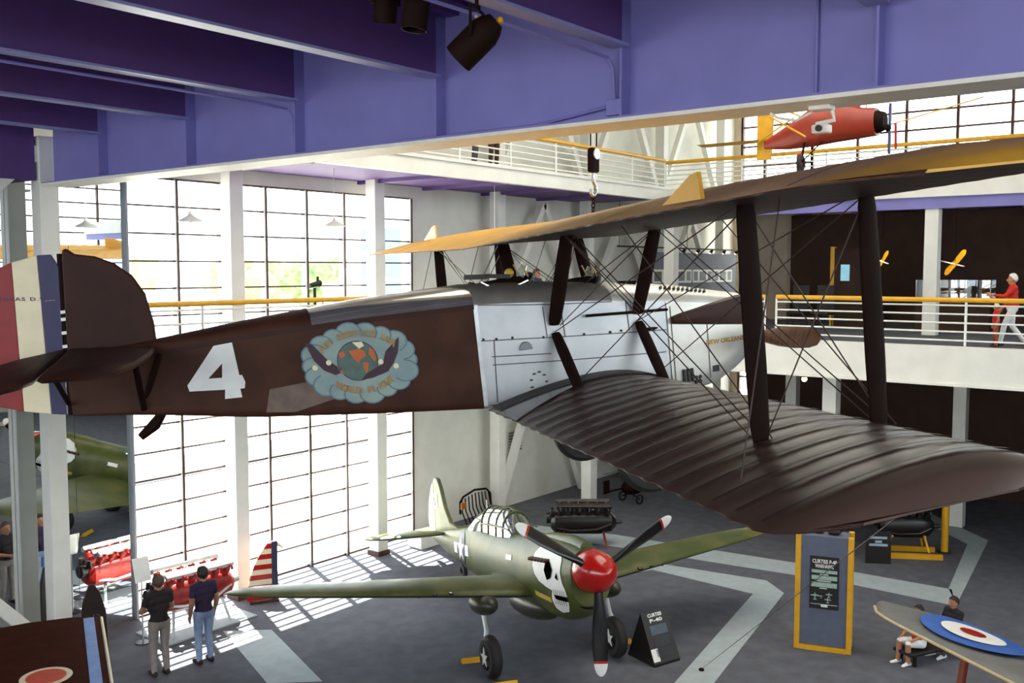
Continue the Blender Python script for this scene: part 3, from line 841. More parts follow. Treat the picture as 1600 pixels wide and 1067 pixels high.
MB().tube([A(-3.75, 0, -1.5), A(-3.85, 0, -1.62), A(-4.02, 0, -1.74)], [.05, .07, .045], 10).build('tail_skid', M_strut, bip, smooth=True)
# --- painted number and badge on the starboard side
four = [(-3.06, -.745), (-2.895, -.745), (-2.86, -1.155), (-2.83, -1.155), (-2.805, -1.24), (-2.82, -1.31), (-2.87, -1.31), (-2.86, -1.41), (-3.05, -1.405), (-3.035, -1.30), (-3.42, -1.27), (-3.435, -1.20), (-3.40, -1.16)]
hole = [(-3.03, -1.0), (-3.05, -1.16), (-3.20, -1.15)]
poly_decal('number_four', four, lambda u, v: Vector(SD(u, v, .005)), M_railwhite, bip)
poly_decal('number_four_counter', hole, lambda u, v: Vector(SD(u, v, .008)), M_fab, bip)
EC = Vector((-1.50, -1.19))
def E_(u, v, off): return Vector(SD(EC.x + u, EC.y + v - .06 * u, off))
M_cloud = mat('badge_cloud', '#7f9596', .6, second='#93a69a', scale=3)
M_cloud2 = mat('badge_cloud_edge', '#5e7786', .6, var=.1)
M_ocean = mat('badge_ocean', '#53685f', .6, var=.15, scale=8)
M_land = mat('badge_land', '#c1622c', .6, var=.1)
M_eagle = mat('badge_eagle', '#3d2230', .6, var=.15)
M_ochre = mat('badge_lettering', '#a8803e', .6, var=.1)
badge = poly_decal('badge', [(.60 * math.cos(a), .40 * math.sin(a)) for a in [2 * math.pi * k / 40 for k in range(40)]], lambda u, v: E_(u, v, .005), M_cloud, bip)
for k in range(18):
    a = 2 * math.pi * k / 18; rr = .125 + .03 * ((k * 7) % 3) / 2
    cu, cv = .54 * math.cos(a), .36 * math.sin(a)
    for r2, off, mt in ((rr, .006 + .0006 * k, M_cloud2), (rr - .018, .0063 + .0006 * k, M_cloud)):
        poly_decal('badge_cloud', [(cu + r2 * math.cos(t), cv + r2 * .85 * math.sin(t)) for t in [2 * math.pi * j / 16 for j in range(16)]], lambda u, v, o_=off: E_(u, v, o_), mt, badge)
poly_decal('badge_cloud', [(.5 * math.cos(a), .31 * math.sin(a)) for a in [2 * math.pi * k / 32 for k in range(32)]], lambda u, v: E_(u, v, .019), M_cloud, badge)
poly_decal('badge_globe', [(-.03 + .235 * math.cos(a), .03 + .235 * math.sin(a)) for a in [2 * math.pi * k / 32 for k in range(32)]], lambda u, v: E_(u, v, .021), M_eagle, badge)
poly_decal('badge_globe', [(-.03 + .225 * math.cos(a), .03 + .225 * math.sin(a)) for a in [2 * math.pi * k / 32 for k in range(32)]], lambda u, v: E_(u, v, .0225), M_ocean, badge)
for pl in ([(-.12, .15), (.0, .17), (.06, .14), (.07, .08), (.01, .05), (-.02, .0), (-.05, .03), (-.09, .09)], [(.03, .01), (.09, .0), (.08, -.07), (.05, -.13), (.03, -.06)],
           [(-.24, .13), (-.18, .15), (-.16, .10), (-.22, .07)], [(.12, .18), (.17, .14), (.18, .05), (.16, .0), (.13, .06), (.10, .1)], [(-.25, -.08), (-.21, -.06), (-.2, -.12)]):
    poly_decal('badge_continent', pl, lambda u, v: E_(u, v, .024), M_land, badge)
poly_decal('badge_polar_cap', [(-.07, .25), (.04, .25), (.06, .20), (.0, .17)], lambda u, v: E_(u, v, .0245), M_cream, badge)
for pl in ([(-.60, .28), (-.53, .26), (-.36, .05), (-.27, -.02), (-.24, -.1), (-.3, -.12), (-.42, -.06), (-.52, .06)], [(.47, .28), (.30, .12), (.25, -.02), (.06, -.12), (-.02, -.2), (.12, -.18), (.30, -.12), (.38, -.02), (.44, .1)]):
    poly_decal('badge_eagle', pl, lambda u, v: E_(u, v, .0255), M_eagle, badge)
for cu, cv in ((-.52, -.02), (-.36, .03), (.23, .0), (.40, -.06)):
    poly_decal('badge_star', [(cu + .032 * math.cos(t), cv + .032 * math.sin(t)) for t in [2 * math.pi * j / 10 for j in range(10)]], lambda u, v: E_(u, v, .027), M_cream, badge)
def arc_text(txt, r_u, r_v, a0, a1, size, flip):
    n = len(txt)
    for i, ch in enumerate(txt):
        if ch == ' ': continue
        a = a0 + (a1 - a0) * (i + .5) / n
        V, Fc = text_polys(ch, size, .003)
        cx = (min(v[0] for v in V) + max(v[0] for v in V)) / 2
        ou, ov = r_u * math.cos(a), r_v * math.sin(a)
        th = math.atan2(r_v * math.cos(a), -r_u * math.sin(a)) + (math.pi if not flip else 0)
        b = MB(); b._add([E_(ou + (u - cx) * math.cos(th) - v * math.sin(th), ov + (u - cx) * math.sin(th) + v * math.cos(th), .0285) for u, v in V], Fc)
        b.build('badge_letter', M_ochre, badge, recalc=False)
arc_text('AIR SERVICE USA', .46, .315, R(152), R(32), .105, False)
arc_text('WORLD FLIGHT', .46, .355, R(228), R(322), .105, True)
# faded patch in front of the badge
poly_decal('faded_patch', [(-2.55, -1.36), (-2.1, -1.33), (-1.85, -1.42), (-1.8, -1.56), (-2.3, -1.66), (-2.62, -1.62)], lambda u, v: Vector(SD(u, v, .0045)), mat('faded_fabric', '#6a5549', .5, var=.2, scale=5), bip)
# ------------------------------------------------------------------ the fighter on the floor
M_olive = mat('olive_paint', '#3c4719', .42, second='#5a5a2e', scale=1.3, coat=.05, spec=.35, contrast=(.42, .58))
M_olive_d = mat('olive_underside', '#39362a', .35, var=.12)
M_spin = mat('spinner_red', '#b0140e', .22, var=.06, coat=.5)
M_blk = mat('blade_black', '#120e0d', .25, var=.2)
M_wht = mat('marking_white', '#e8e6e0', .45, var=.03)
M_insig = mat('insignia_blue', '#23284a', .4, var=.08)
M_canopy = glass_mat('canopy_glass', (.75, .85, .88), .9, .02)
M_matte = mat('matte_black', '#0c0807', 1.0, var=.1, spec=0.0)
ftr = thing('fighter_aircraft', 'olive green fighter plane with red spinner and skull nose parked below the biplane', 'aeroplane')
FH = Vector((-.49, -.872, 0)).normalized(); FP = R(11.0)
fx = FH * math.cos(FP) + Vector((0, 0, math.sin(FP))); fy = Vector((0, 0, 1)).cross(FH); fz = fx.cross(fy)
mm = Matrix.Identity(4); FO = Vector((13.17, 8.60, 2.25)) + fx * .35
for i in range(3): mm[i][0] = fx[i]; mm[i][1] = fy[i]; mm[i][2] = fz[i]; mm[i][3] = FO[i]
ftr.matrix_world = mm
def Q(s_, y, z): return (-s_, y, z)      # s metres behind the spinner tip, y port, z up
FS = [(.66, .37, -.58, .37), (.9, .42, -.78, .40), (1.3, .46, -.90, .43), (1.9, .49, -.90, .46), (2.5, .50, -.80, .46), (3.2, .50, -.72, .46), (3.8, .50, -.72, .46), (4.6, .52, -.72, .45), (5.3, .55, -.66, .41),
      (6.2, .47, -.55, .34), (7.2, .36, -.40, .25), (8.2, .27, -.24, .16), (9.0, .20, -.08, .08), (9.35, .14, .0, .04)]
def fst(s_):
    for a, b_ in zip(FS, FS[1:]):
        if s_ <= b_[0]:
            t = max(0, (s_ - a[0]) / (b_[0] - a[0])); t = t * t * (3 - 2 * t) if False else t
            return [p + (q - p) * t for p, q in zip(a, b_)]
    return list(FS[-1])
def fring(s_, n=28):
    _, tp, bt, w = fst(s_); zc, hh = (tp + bt) / 2, (tp - bt) / 2; e = .82
    return [Q(s_, w * math.copysign(abs(math.cos(a)) ** e, math.cos(a)), zc + hh * math.copysign(abs(math.sin(a)) ** e, math.sin(a))) for a in [2 * math.pi * k / n for k in range(n)]]
MB().loft([fring(s_) for s_ in span(.66, 9.35, 48)]).build('fuselage', M_olive, ftr, smooth=True, ang=50)
def FSD(s_, z, off=.008):
    _, tp, bt, w = fst(s_); zc, hh = (tp + bt) / 2, (tp - bt) / 2; e = .82
    sa = max(-1, min(1, math.copysign(abs((z - zc) / hh) ** (1 / e), z - zc))); ca = math.sqrt(max(0, 1 - sa * sa))
    return Vector(Q(s_, -(w * ca ** e + off), z))
# spinner, propeller
sp = MB().lathe([(.01, 0), (.10, -.03), (.2, -.1), (.28, -.2), (.335, -.34), (.36, -.5), (.365, -.62), (.35, -.64)], (0, 0, 0), (1, 0, 0), 28).build('spinner', M_spin, ftr, smooth=True, ang=60)
for k, an in enumerate((R(-93), R(27), R(147))):
    # angle in the prop disc seen from the front-left: 0 along port, 90 up
    ca, sa = math.cos(an), math.sin(an)
    def BL(rr, w_, t_, tw): 
        c = Vector((-.38, ca * rr, sa * rr)); tang = Vector((0, -sa, ca)); up = tang * math.cos(tw) + Vector((1, 0, 0)) * math.sin(tw); nn = Vector((1, 0, 0)) * math.cos(tw) - tang * math.sin(tw)
        return [c + up * (w_ / 2 * math.cos(a)) + nn * (t_ * math.sin(a)) for a in [2 * math.pi * j / 12 for j in range(12)]]
    bl = MB().loft([BL(*q) for q in ((.22, .13, .06, 1.1), (.45, .17, .055, .95), (.8, .25, .035, .7), (1.15, .26, .025, .5), (1.42, .23, .018, .42))]).build('propeller_blade', M_blk, ftr, smooth=True, ang=60)
    MB().loft([BL(*q) for q in ((1.42, .231, .0185, .42), (1.46, .228, .018, .41))]).build('tip_band', M_spin, bl, smooth=True)
    MB().loft([BL(*q) for q in ((1.46, .228, .018, .41), (1.55, .20, .015, .4), (1.62, .14, .012, .38), (1.66, .05, .008, .38))]).build('blade_tip', M_wht, bl, smooth=True)
MB().lathe([(.34, -.64), (.30, -.9)], (0, 0, 0), (1, 0, 0), 24).build('spinner_backplate', M_blk, ftr)
# chin intake mouth, cowl top scoop, exhaust stacks
MB().ell(Q(.72, 0, -.46), .06, .27, .19).build('chin_intake', M_blk, ftr, smooth=True)
MB().loft([[Q(s_, .13 * math.cos(a), fst(s_)[1] - .05 + h_ * max(0, math.sin(a))) for a in [2 * math.pi * k / 12 for k in range(12)]] for s_, h_ in ((.72, .15), (1.2, .16), (2.0, .12), (2.6, .04))]).build('carburettor_scoop', M_olive, ftr, smooth=True)
for sg in (-1, 1):
    for k in range(6):
        s_ = 1.42 + .12 * k; p = FSD(s_, .14, 0); y = p.y if sg < 0 else -p.y
        MB().tube([(p.x, y * .95, p.z), (p.x - .05, y * 1.08, p.z), (p.x - .12, y * 1.12, p.z - .01)], .034, 8).build('exhaust_stack', mat('exhaust_brown', '#4b2a22', .5, metal=.4), ftr, smooth=True)
# canopy
def cring(s_, hgt, w_, n=13):
    base = fst(s_)[1] - .12
    return [Q(s_, w_ * math.cos(a), base + (hgt + .12) * math.sin(a) ** .75) for a in [math.pi * k / (n - 1) for k in range(n)]]
MB().loft([cring(*q) for q in ((3.45, .02, .30), (3.8, .36, .31), (4.1, .42, .32), (5.0, .40, .31))], cap=False, closed=False).build('canopy', M_canopy, ftr, smooth=True, ang=70, recalc=False)
MB().loft([cring(*q) for q in ((5.02, .40, .30), (5.6, .27, .28), (6.2, .05, .2))], cap=False, closed=False).build('rear_window', M_canopy, ftr, smooth=True, ang=70, recalc=False)
for q in ((3.8, .365, .315), (4.15, .425, .325), (4.6, .415, .32), (5.0, .405, .315)):
    MB().tube(cring(*q), .018, 6).build('canopy_frame', M_olive, ftr, smooth=True)
MB().tube([Q(3.45, .0, .53), Q(3.8, 0, .86), Q(4.1, 0, .925), Q(5.0, 0, .92)], .016, 6).build('canopy_frame', M_olive, ftr)
for y in (-.32, .32): MB().tube([Q(3.5, y * .95, .55), Q(4.1, y * 1.01, .6), Q(5.0, y, .6)], .018, 6).build('canopy_frame', M_olive, ftr)
MB().box(Q(4.75, -.2, .3), Q(4.6, .2, .85)).build('pilot_seat', M_olive_d, ftr, bevel=.04)
MB().tube([Q(5.4, 0, .6), Q(5.42, 0, 1.05)], [.02, .008], 6).build('aerial_mast', M_wht, ftr)
# wings
def fwing(sg):
    rings = []
    for f_ in [0, .08, .2, .35, .5, .65, .78, .88, .94, .975, 1.0]:
        y = .2 + 5.45 * f_
        te = 5.0 - .95 * f_; le = 2.25 + .60 * f_
        e = max(0, (f_ - .78) / .22); shr = math.sqrt(max(0, 1 - e ** 2.2))
        mid = le + (te - le) * .38; le, te = mid - (mid - le) * shr, mid + (te - mid) * shr
        c = max(.04, te - le); zz = -.58 + (y) * .105
        up = [(le + c * (1 - t), zz + foil(t)[0] * c * .95) for t in TS]; lo = [(le + c * (1 - t), zz + foil(t)[1] * c * 1.1) for t in reversed(TS)]
        rings.append([Q(s_, sg * y, z) for s_, z in up + lo])
    n = len(rings[0]); nu = len(TS)
    b = MB(); b.loft(rings); b.mi = [0 if (i % n) < nu - 1 else 1 for i in range(len(b.f))]
    b.build('wing', [M_olive, M_olive_d], ftr, smooth=True, ang=60)
    for k in range(3): MB().tube([Q(2.3 + .1 * k, sg * (1.9 + .28 * k), -.34), Q(2.62, sg * (1.9 + .28 * k), -.34)], .025, 8).build('gun_barrel', M_blk, ftr)
    # undercarriage: leg, wheel, hub star, fairing
    gy = sg * 1.24
    top = Vector(Q(2.7, gy, -.55)); 
    wc = Vector(Q(2.38, gy, -1.52))
    MB().tube([top, top + (wc - top) * .55, wc + Vector((0, sg * .12, 0))], [.055, .045, .035], 10).build('gear_leg', mat('oleo_white', '#c9ccc9', .3, metal=.4), ftr, smooth=True)
    wl = MB().tube([wc + Vector((.27 * math.cos(a), 0, .27 * math.sin(a))) for a in [2 * math.pi * k / 24 for k in range(24)]], .115, 10, closed=True).build('wheel', M_tyre, ftr, smooth=True)
    for o_ in (-1, 1):
        MB().lathe([(.25, 0), (.25, .03), (.05, .06)], wc + Vector((0, o_ * .07, 0)), (0, o_, 0), 20).build('wheel_hub', M_blk, wl, smooth=True)
        st = []
        for k in range(10):
            a = math.pi / 2 + k * math.pi / 5; rr = .17 if k % 2 == 0 else .07; st.append((rr * math.cos(a), rr * math.sin(a)))
        MB().prism(st, lambda u, v, t: (wc.x + u, wc.y + o_ * (.125 + t), wc.z + v), 0, .01).build('hub_star', M_wht, wl)
    MB().ell(Q(2.6, gy, -.62), .5, .22, .2).build('gear_fairing', M_olive_d, ftr, smooth=True)
fwing(1); fwing(-1)
MB().ell(Q(3.2, 0, -.86), 1.1, .28, .26).build('belly_tank', M_olive_d, ftr, smooth=True)
# tail
def ftail(sg):
    pl = [(8.05, .05), (8.3, 1.2), (8.5, 1.75), (8.75, 1.93), (9.1, 1.9), (9.3, 1.5), (9.35, .6), (9.2, .1)]
    cx = sum(p[0] for p in pl) / len(pl); cy = sum(p[1] for p in pl) / len(pl); n = len(pl); V = []
    for sc, dz in ((1, 0), (.9, .04), (.5, .07), (.9, -.04), (.5, -.07)): V += [Q(cx + (s_ - cx) * sc, sg * (cy + (y - cy) * sc), .2 + dz) for s_, y in pl]
    Fc = []
    for a_, b_ in ((0, 1), (1, 2), (0, 3), (3, 4)):
        for k in range(n): Fc.append((a_ * n + k, a_ * n + (k + 1) % n, b_ * n + (k + 1) % n, b_ * n + k))
    Fc += [tuple(2 * n + k for k in range(n)), tuple(4 * n + k for k in range(n))]
    MB()._add(V, Fc).build('tailplane', M_olive, ftr, smooth=True)
ftail(1); ftail(-1)
finp = [(7.3, .33), (7.9, .45), (8.25, .8), (8.5, 1.25), (8.7, 1.48), (8.95, 1.52), (9.02, 1.45), (9.02, .15)]
rudp = [(9.04, .0), (9.04, 1.45), (9.25, 1.3), (9.5, .95), (9.62, .5), (9.55, .15), (9.35, -.02)]
MB().prism(finp, lambda u, v, t: Q(u, t, v), -.05, .05).build('fin', M_olive, ftr, bevel=.03)
MB().prism(rudp, lambda u, v, t: Q(u, t, v), -.045, .045).build('rudder', mat('rudder_green', '#76803f', .3, second='#8a8f55', scale=2), ftr, bevel=.03)
text_obj('tail_number', '53', lambda u, v: Q(8.98 - u, -.056, .74 + v), M_wht, ftr, .52, .02, 1.0, .5)
tw = Vector(Q(7.25, 0, -.62))
MB().tube([Q(7.2, 0, -.3), tw], .03, 8).build('tail_gear_leg', M_olive_d, ftr)
MB().tube([tw + Vector((.11 * math.cos(a), 0, .11 * math.sin(a))) for a in [2 * math.pi * k / 18 for k in range(18)]], .06, 8, closed=True).build('tail_wheel', M_tyre, ftr, smooth=True)
# markings on the starboard side
def dc(nm, pl, mt, off=.008):
    if 'skull' in nm or nm in ('tooth_line', 'nose_script'): pl = [(u * 1.12 + .06, v * 1.14 + .0) for u, v in pl]
    return poly_decal(nm, pl, lambda u, v: FSD(u, v, off), mt, ftr, .04)
ic = (6.35, .0)
dc('insignia_bar', [(ic[0] - .62, ic[1] + .1), (ic[0] + .62, ic[1] + .1), (ic[0] + .62, ic[1] - .13), (ic[0] - .62, ic[1] - .13)], M_wht)
dc('insignia_disc', [(ic[0] + .36 * math.cos(a), ic[1] + .36 * math.sin(a)) for a in [2 * math.pi * k / 24 for k in range(24)]], M_insig, .012)
dc('insignia_star', [(ic[0] + (.33 if k % 2 == 0 else .13) * math.cos(math.pi / 2 + k * math.pi / 5), ic[1] + (.33 if k % 2 == 0 else .13) * math.sin(math.pi / 2 + k * math.pi / 5)) for k in range(10)], M_wht, .016)
dc('skull', [(1.78, .02), (1.76, .2), (1.62, .33), (1.4, .38), (1.1, .35), (.9, .28), (.82, .15), (.83, -.02), (.78, -.16), (.71, -.26), (.69, -.36), (1.08, -.36), (1.12, -.3), (1.3, -.27), (1.55, -.2), (1.7, -.1)], M_wht)
dc('skull_jaw', [(.70, -.44), (1.0, -.43), (1.03, -.36), (1.12, -.32), (1.17, -.45), (1.12, -.57), (1.0, -.63), (.82, -.60), (.74, -.52)], M_wht)
dc('skull_eye', [(1.18, .12), (1.3, .1), (1.34, -.02), (1.24, -.16), (1.12, -.12), (1.07, .0)], M_matte, .022)
dc('skull_nose', [(.92, -.02), (.98, -.1), (.88, -.14)], M_matte, .022)
dc('skull_mouth', [(.69, -.37), (1.06, -.36), (1.02, -.42), (.70, -.43)], M_matte, .022)
for k in range(6):
    u = .75 + .06 * k
    dc('tooth_line', [(u, -.28), (u + .012, -.28), (u + .012, -.36), (u, -.36)], M_matte, .018); dc('tooth_line', [(u, -.43), (u + .012, -.43), (u + .012, -.50), (u, -.50)], M_matte, .018)
dc('nose_script', [(1.2, -.42), (1.75, -.36), (1.75, -.44), (1.2, -.50)], mat('script_yellow', '#c9a94a', .5), .01)
dc('sun_patch_mark', [(3.05, .12), (3.35, .12), (3.35, .02), (3.05, .02)], M_wht)
# wheel chocks beside the fighter
def chock(label, loc, rz):
    c = thing('wheel_chock', label, 'chock', loc, rz, 'yellow chocks at the fighter wheels')
    MB().prism([(-.07, 0), (.07, 0), (.0, .09)], lambda u, v, t: (t, u, v), -.28, .28).build('wedge', M_yellow, c, bevel=.01)
    MB().tube([(-.29, 0, .04), (-.33, 0, .06), (-.29, .03, .08)], .008, 6).build('rope_loop', M_black, c)
chock('yellow wooden chock in front of the star-hubbed fighter wheel', (12.75, 10.30, 0), R(-35))
chock('yellow wooden chock behind the star-hubbed fighter wheel', (13.3, 11.36, 0), R(-35))
chock('yellow wooden chock right of the lowest propeller blade', (15.62, 9.75, 0), R(-35))
# ------------------------------------------------------------------ people
def M_skin(): return mat('skin', '#b07a5c', .55, var=.06)
def cloth(nm, hx): return mat(nm, hx, .85, var=.12, scale=9)
def person(label, loc, face, h, shirt, trousers, shoes, hair, pose='stand', sleeve='short', vox=.014, hair_len=0.0, group=None, sit=None, arms=None):
    """face: direction (radians, world) the person looks; built facing +X at the origin, scaled to height h"""
    k = h / 1.75
    root = thing('person', label, 'person', loc, face, group)
    J = {}
    hipz = .93
    fl, fr = (.02, .10, .0), (.02, -.10, .0)
    J['pel'] = (0, 0, hipz); J['chest'] = (.01, 0, 1.28); J['neck'] = (.0, 0, 1.48); J['head'] = (.03, 0, 1.63)
    kn = {1: (.03, .10, .50), -1: (.03, -.10, .50)}; an = {1: (-.01, .11, .09), -1: (-.01, -.11, .09)}
    sh = {1: (.0, .185, 1.42), -1: (.0, -.185, 1.42)}
    el = {1: (-.03, .25, 1.13), -1: (-.03, -.25, 1.13)}; wr = {1: (.06, .24, .88), -1: (.06, -.24, .88)}
    if arms:
        for sd, (e_, w_) in arms.items(): el[sd] = e_; wr[sd] = w_
    if pose == 'walk':
        kn = {1: (.18, .09, .52), -1: (-.02, -.09, .49)}; an = {1: (.26, .09, .10), -1: (-.30, -.09, .13)}
    if pose == 'sit':
        dz = -(hipz - .46)
        for q in ('pel', 'chest', 'neck', 'head'): J[q] = (J[q][0], J[q][1], J[q][2] + dz)
        kn = {1: (.42, .12, .50), -1: (.42, -.12, .50)}; an = {1: (.40, .12, .09), -1: (.46, -.12, .09)}
        sh = {s_: (p[0], p[1], p[2] + dz) for s_, p in sh.items()}; el = {s_: (.10, s_ * .24, .68) for s_ in (1, -1)}; wr = {s_: (.32, s_ * .16, .58) for s_ in (1, -1)}
    prim = []   # (points, radii, material index)  0 skin 1 shirt 2 trousers 3 shoes
    pz = J['pel']; cz = J['chest']
    prim.append(([(pz[0], -.07, pz[2]), (pz[0], .07, pz[2])], [.125, .125], 2))
    prim.append(([(pz[0], 0, pz[2] + .06), (cz[0], 0, (pz[2] + cz[2]) / 2 + .02)], [.15, .142], 1))
    prim.append(([(cz[0], -.07, cz[2] - .08), (cz[0], .07, cz[2] - .08)], [.125, .125], 1))
    prim.append(([(cz[0], -.09, cz[2] + .04), (cz[0], .09, cz[2] + .04)], [.118, .118], 1))
    prim.append(([sh[-1], (0, 0, sh[1][2] + .02), sh[1]], [.075, .085, .075], 1))
    prim.append(([(J['neck'][0], 0, J['neck'][2] - .05), (J['head'][0] - .015, 0, J['head'][2] - .06)], [.062, .055], 0))
    hx, _, hz = J['head']
    prim.append(([(hx - .02, 0, hz + .035), (hx + .0, 0, hz - .02)], [.098, .09], 0))
    prim.append(([(hx + .03, 0, hz - .05), (hx + .045, 0, hz - .085)], [.062, .045], 0))
    prim.append(([(hx + .09, 0, hz + .01), (hx + .112, 0, hz - .035)], [.013, .019], 0))
    for s_ in (1, -1):
        prim.append(([(hx - .01, s_ * .09, hz + .015), (hx - .012, s_ * .1, hz - .03)], [.02, .014], 0))
        hipj = (pz[0], s_ * .10, pz[2] - .03)
        prim.append(([hipj, tuple((a + b_) / 2 for a, b_ in zip(hipj, kn[s_])), kn[s_]], [.098, .088, .066], 2))
        prim.append(([kn[s_], tuple(a + (b_ - a) * .35 for a, b_ in zip(kn[s_], an[s_])), an[s_]], [.066, .064, .052], 2 if trousers[1] == 'long' else 0))
        ax_, ay_, az_ = an[s_]
        prim.append(([(ax_ - .06, ay_, az_ - .045), (ax_ + .06, ay_, az_ - .05), (ax_ + .17, ay_ + s_ * .02, az_ - .06)], [.042, .042, .034], 3))
        m_arm = 1
        mid = tuple((a + b_) / 2 for a, b_ in zip(sh[s_], el[s_]))
        prim.append(([sh[s_], mid], [.068, .06], 11)); prim.append(([mid, el[s_]], [.052 if sleeve == 'short' else .056, .046], 11 if sleeve == 'long' else 0))
        prim.append(([el[s_], tuple(a + (b_ - a) * .4 for a, b_ in zip(el[s_], wr[s_])), wr[s_]], [.045, .043, .029], 11 if sleeve == 'long' else 0))
        d_ = (Vector(wr[s_]) - Vector(el[s_])).normalized(); w_ = Vector(wr[s_])
        side = d_.cross(Vector((0, s_, 0)));
        if side.length < .2: side = d_.cross(Vector((1, 0, 0)))
        side.normalize(); nrm = side.cross(d_).normalized()
        prim.append(([w_, w_ + d_ * .05], [.03, .036], 0)); prim.append(([w_ + d_ * .05 - side * .022, w_ + d_ * .075 + side * .022], [.022, .022], 0))
        for q, (off, ln) in enumerate(((-.032, .062), (-.011, .078), (.011, .072), (.032, .055))):
            b0 = w_ + d_ * .085 + side * off; b1 = b0 + d_ * ln * .55 + nrm * (-.006); b2 = b1 + d_ * ln * .4 - nrm * .02
            prim.append(([b0, b1, b2], [.0105, .0098, .0085], 0))
        t0 = w_ + d_ * .03 - side * .03; prim.append(([t0, t0 + d_ * .03 - side * .025, t0 + d_ * .06 - side * .028 - nrm * .008], [.0125, .0115, .0095], 0))
    b = MB()
    for pts, rr, _m in prim:
        pts = [Vector(p) for p in pts]
        b.tube(pts, rr, 12)
        for p, r_ in zip(pts, rr): b.ell(p, r_, r_, r_, 12, 8)
    o = b.build('tmp_body', M_skin())
    for v in o.data.vertices: v.co *= k
    rm = o.modifiers.new('r', 'REMESH'); rm.mode = 'VOXEL'; rm.voxel_size = vox * k; rm.use_smooth_shade = True
    sm = o.modifiers.new('s', 'SMOOTH'); sm.factor = .5; sm.iterations = 3
    bpy.context.view_layer.update()
    dg = bpy.context.evaluated_depsgraph_get()
    me = bpy.data.meshes.new_from_object(o.evaluated_get(dg))
    bpy.data.objects.remove(o)
    me.materials.clear()
    for mt in (M_skin(), shirt, trousers[0], shoes): me.materials.append(mt)
    segs = []
    for pts, rr, mi in prim:
        for i in range(len(pts) - 1): segs.append((Vector(pts[i]) * k, Vector(pts[i + 1]) * k, rr[i] * k, rr[i + 1] * k, mi))
    idx = []
    for p in me.polygons:
        c = p.center; best = 9; bi = 0
        for a, b_, r0, r1, mi in segs:
            ab = b_ - a; t = max(0, min(1, (c - a).dot(ab) / max(1e-9, ab.length_squared)))
            dd = (c - a - ab * t).length - (r0 + (r1 - r0) * t)
            if dd < best: best = dd; bi = mi
        if bi in (1, 2) and pose != 'sit': bi = 1 if c.z > (pz[2] + .05) * k else 2
        idx.append(1 if bi == 11 else bi)
    me.polygons.foreach_set('material_index', idx)
    body = bpy.data.objects.new('body', me); COL.objects.link(body); body.parent = root
    # hair cap, eyes
    hb = MB()
    n, m_ = 18, 10
    V = []; Fc = []
    for i in range(m_ + 1):
        th = math.pi * (.60 if True else .5) * i / m_
        for q in range(n):
            a = 2 * math.pi * q / n; back = -math.cos(a)
            t2 = th * (1 + .35 * back) * (.82 if back < -.3 else 1)
            rr = .112 + .006 * math.sin(5 * a + 3 * th)
            V.append(((hx - .022 + rr * math.sin(t2) * math.cos(a)) * k, (rr * .95 * math.sin(t2) * math.sin(a)) * k, (hz + .022 + (rr + .008) * math.cos(t2) - (hair_len * max(0, back) * (i / m_) ** 2)) * k))
    for i in range(m_):
        for q in range(n): Fc.append((i * n + q, (i + 1) * n + q, (i + 1) * n + (q + 1) % n, i * n + (q + 1) % n))
    hb._add(V, Fc); ho = hb.build('hair', hair, root, smooth=True, ang=80)
    so = ho.modifiers.new('t', 'SOLIDIFY'); so.thickness = .012 * k; so.offset = -1
    eb = MB()
    for s_ in (1, -1): eb.ell(Vector((hx + .083, s_ * .034, hz + .012)) * k, .012 * k, .013 * k, .008 * k, 8, 6)
    eb.build('eyes', M_black, root, smooth=True)
    eb = MB(); eb.ell(Vector((hx + .088, 0, hz - .068)) * k, .008 * k, .024 * k, .006 * k, 8, 6); eb.build('mouth', mat('lips', '#8a4a40', .5), root, smooth=True)
    return root
C_dark = cloth('dark_shirt', '#231a1c'); C_plum = cloth('plum_shirt', '#2a1c3a'); C_beige = cloth('beige_trousers', '#8f8580'); C_jeans = cloth('pale_jeans', '#8d9fc0')
C_red = cloth('red_shirt', '#c2261a'); C_white = cloth('white_trousers', '#dfe0e0'); C_shoe = cloth('brown_shoe', '#33211a'); C_navy = cloth('navy_shirt', '#22304a'); C_grey = cloth('grey_trousers', '#4a4544')
H_dark = mat('dark_hair', '#1f1310', .6, var=.2, scale=30); H_grey = mat('grey_hair', '#4a3a32', .6, var=.2, scale=30); H_white = mat('white_hair', '#d9d8d4', .6, var=.1, scale=30)
person('heavyset man in dark shirt and beige trousers seen from behind at the red engine', (9.36, 15.40, 0), R(80), 1.80, C_dark, (C_beige, 'long'), C_shoe, H_grey, arms={1: ((.10, .27, 1.14), (.24, .10, 1.10)), -1: ((.10, -.27, 1.14), (.24, -.12, 1.08))})
person('man in plum shirt and pale jeans standing beside the red engine', (10.17, 15.25, 0), R(84), 1.78, C_plum, (C_jeans, 'long'), C_shoe, H_dark)
person('white-haired woman in red sweater and white trousers on the balcony', (24.45, 4.80, F2), R(112), 1.64, C_red, (C_white, 'long'), C_shoe, H_white, pose='walk', sleeve='long', arms={1: ((.22, .22, 1.22), (.46, .16, 1.24)), -1: ((.05, -.26, 1.12), (.18, -.22, .92))})
person('small child in white cap and red clothes on the balcony', (23.95, 5.02, F2), R(112), .98, C_red, (cloth('orange_shorts', '#a3461f'), 'long'), C_shoe, H_white)
person('visitor in dark clothes on the upper gallery, left of the pair', (18.6, 15.9, F3), R(-60), 1.75, C_dark, (C_grey, 'long'), C_shoe, H_dark, vox=.02)
person('visitor with brown trousers on the upper gallery, right of the pair', (19.35, 15.9, F3), R(-100), 1.70, cloth('brown_shirt', '#5a3a2a'), (cloth('brown_trousers', '#4a2f22'), 'long'), C_shoe, H_dark, vox=.02)
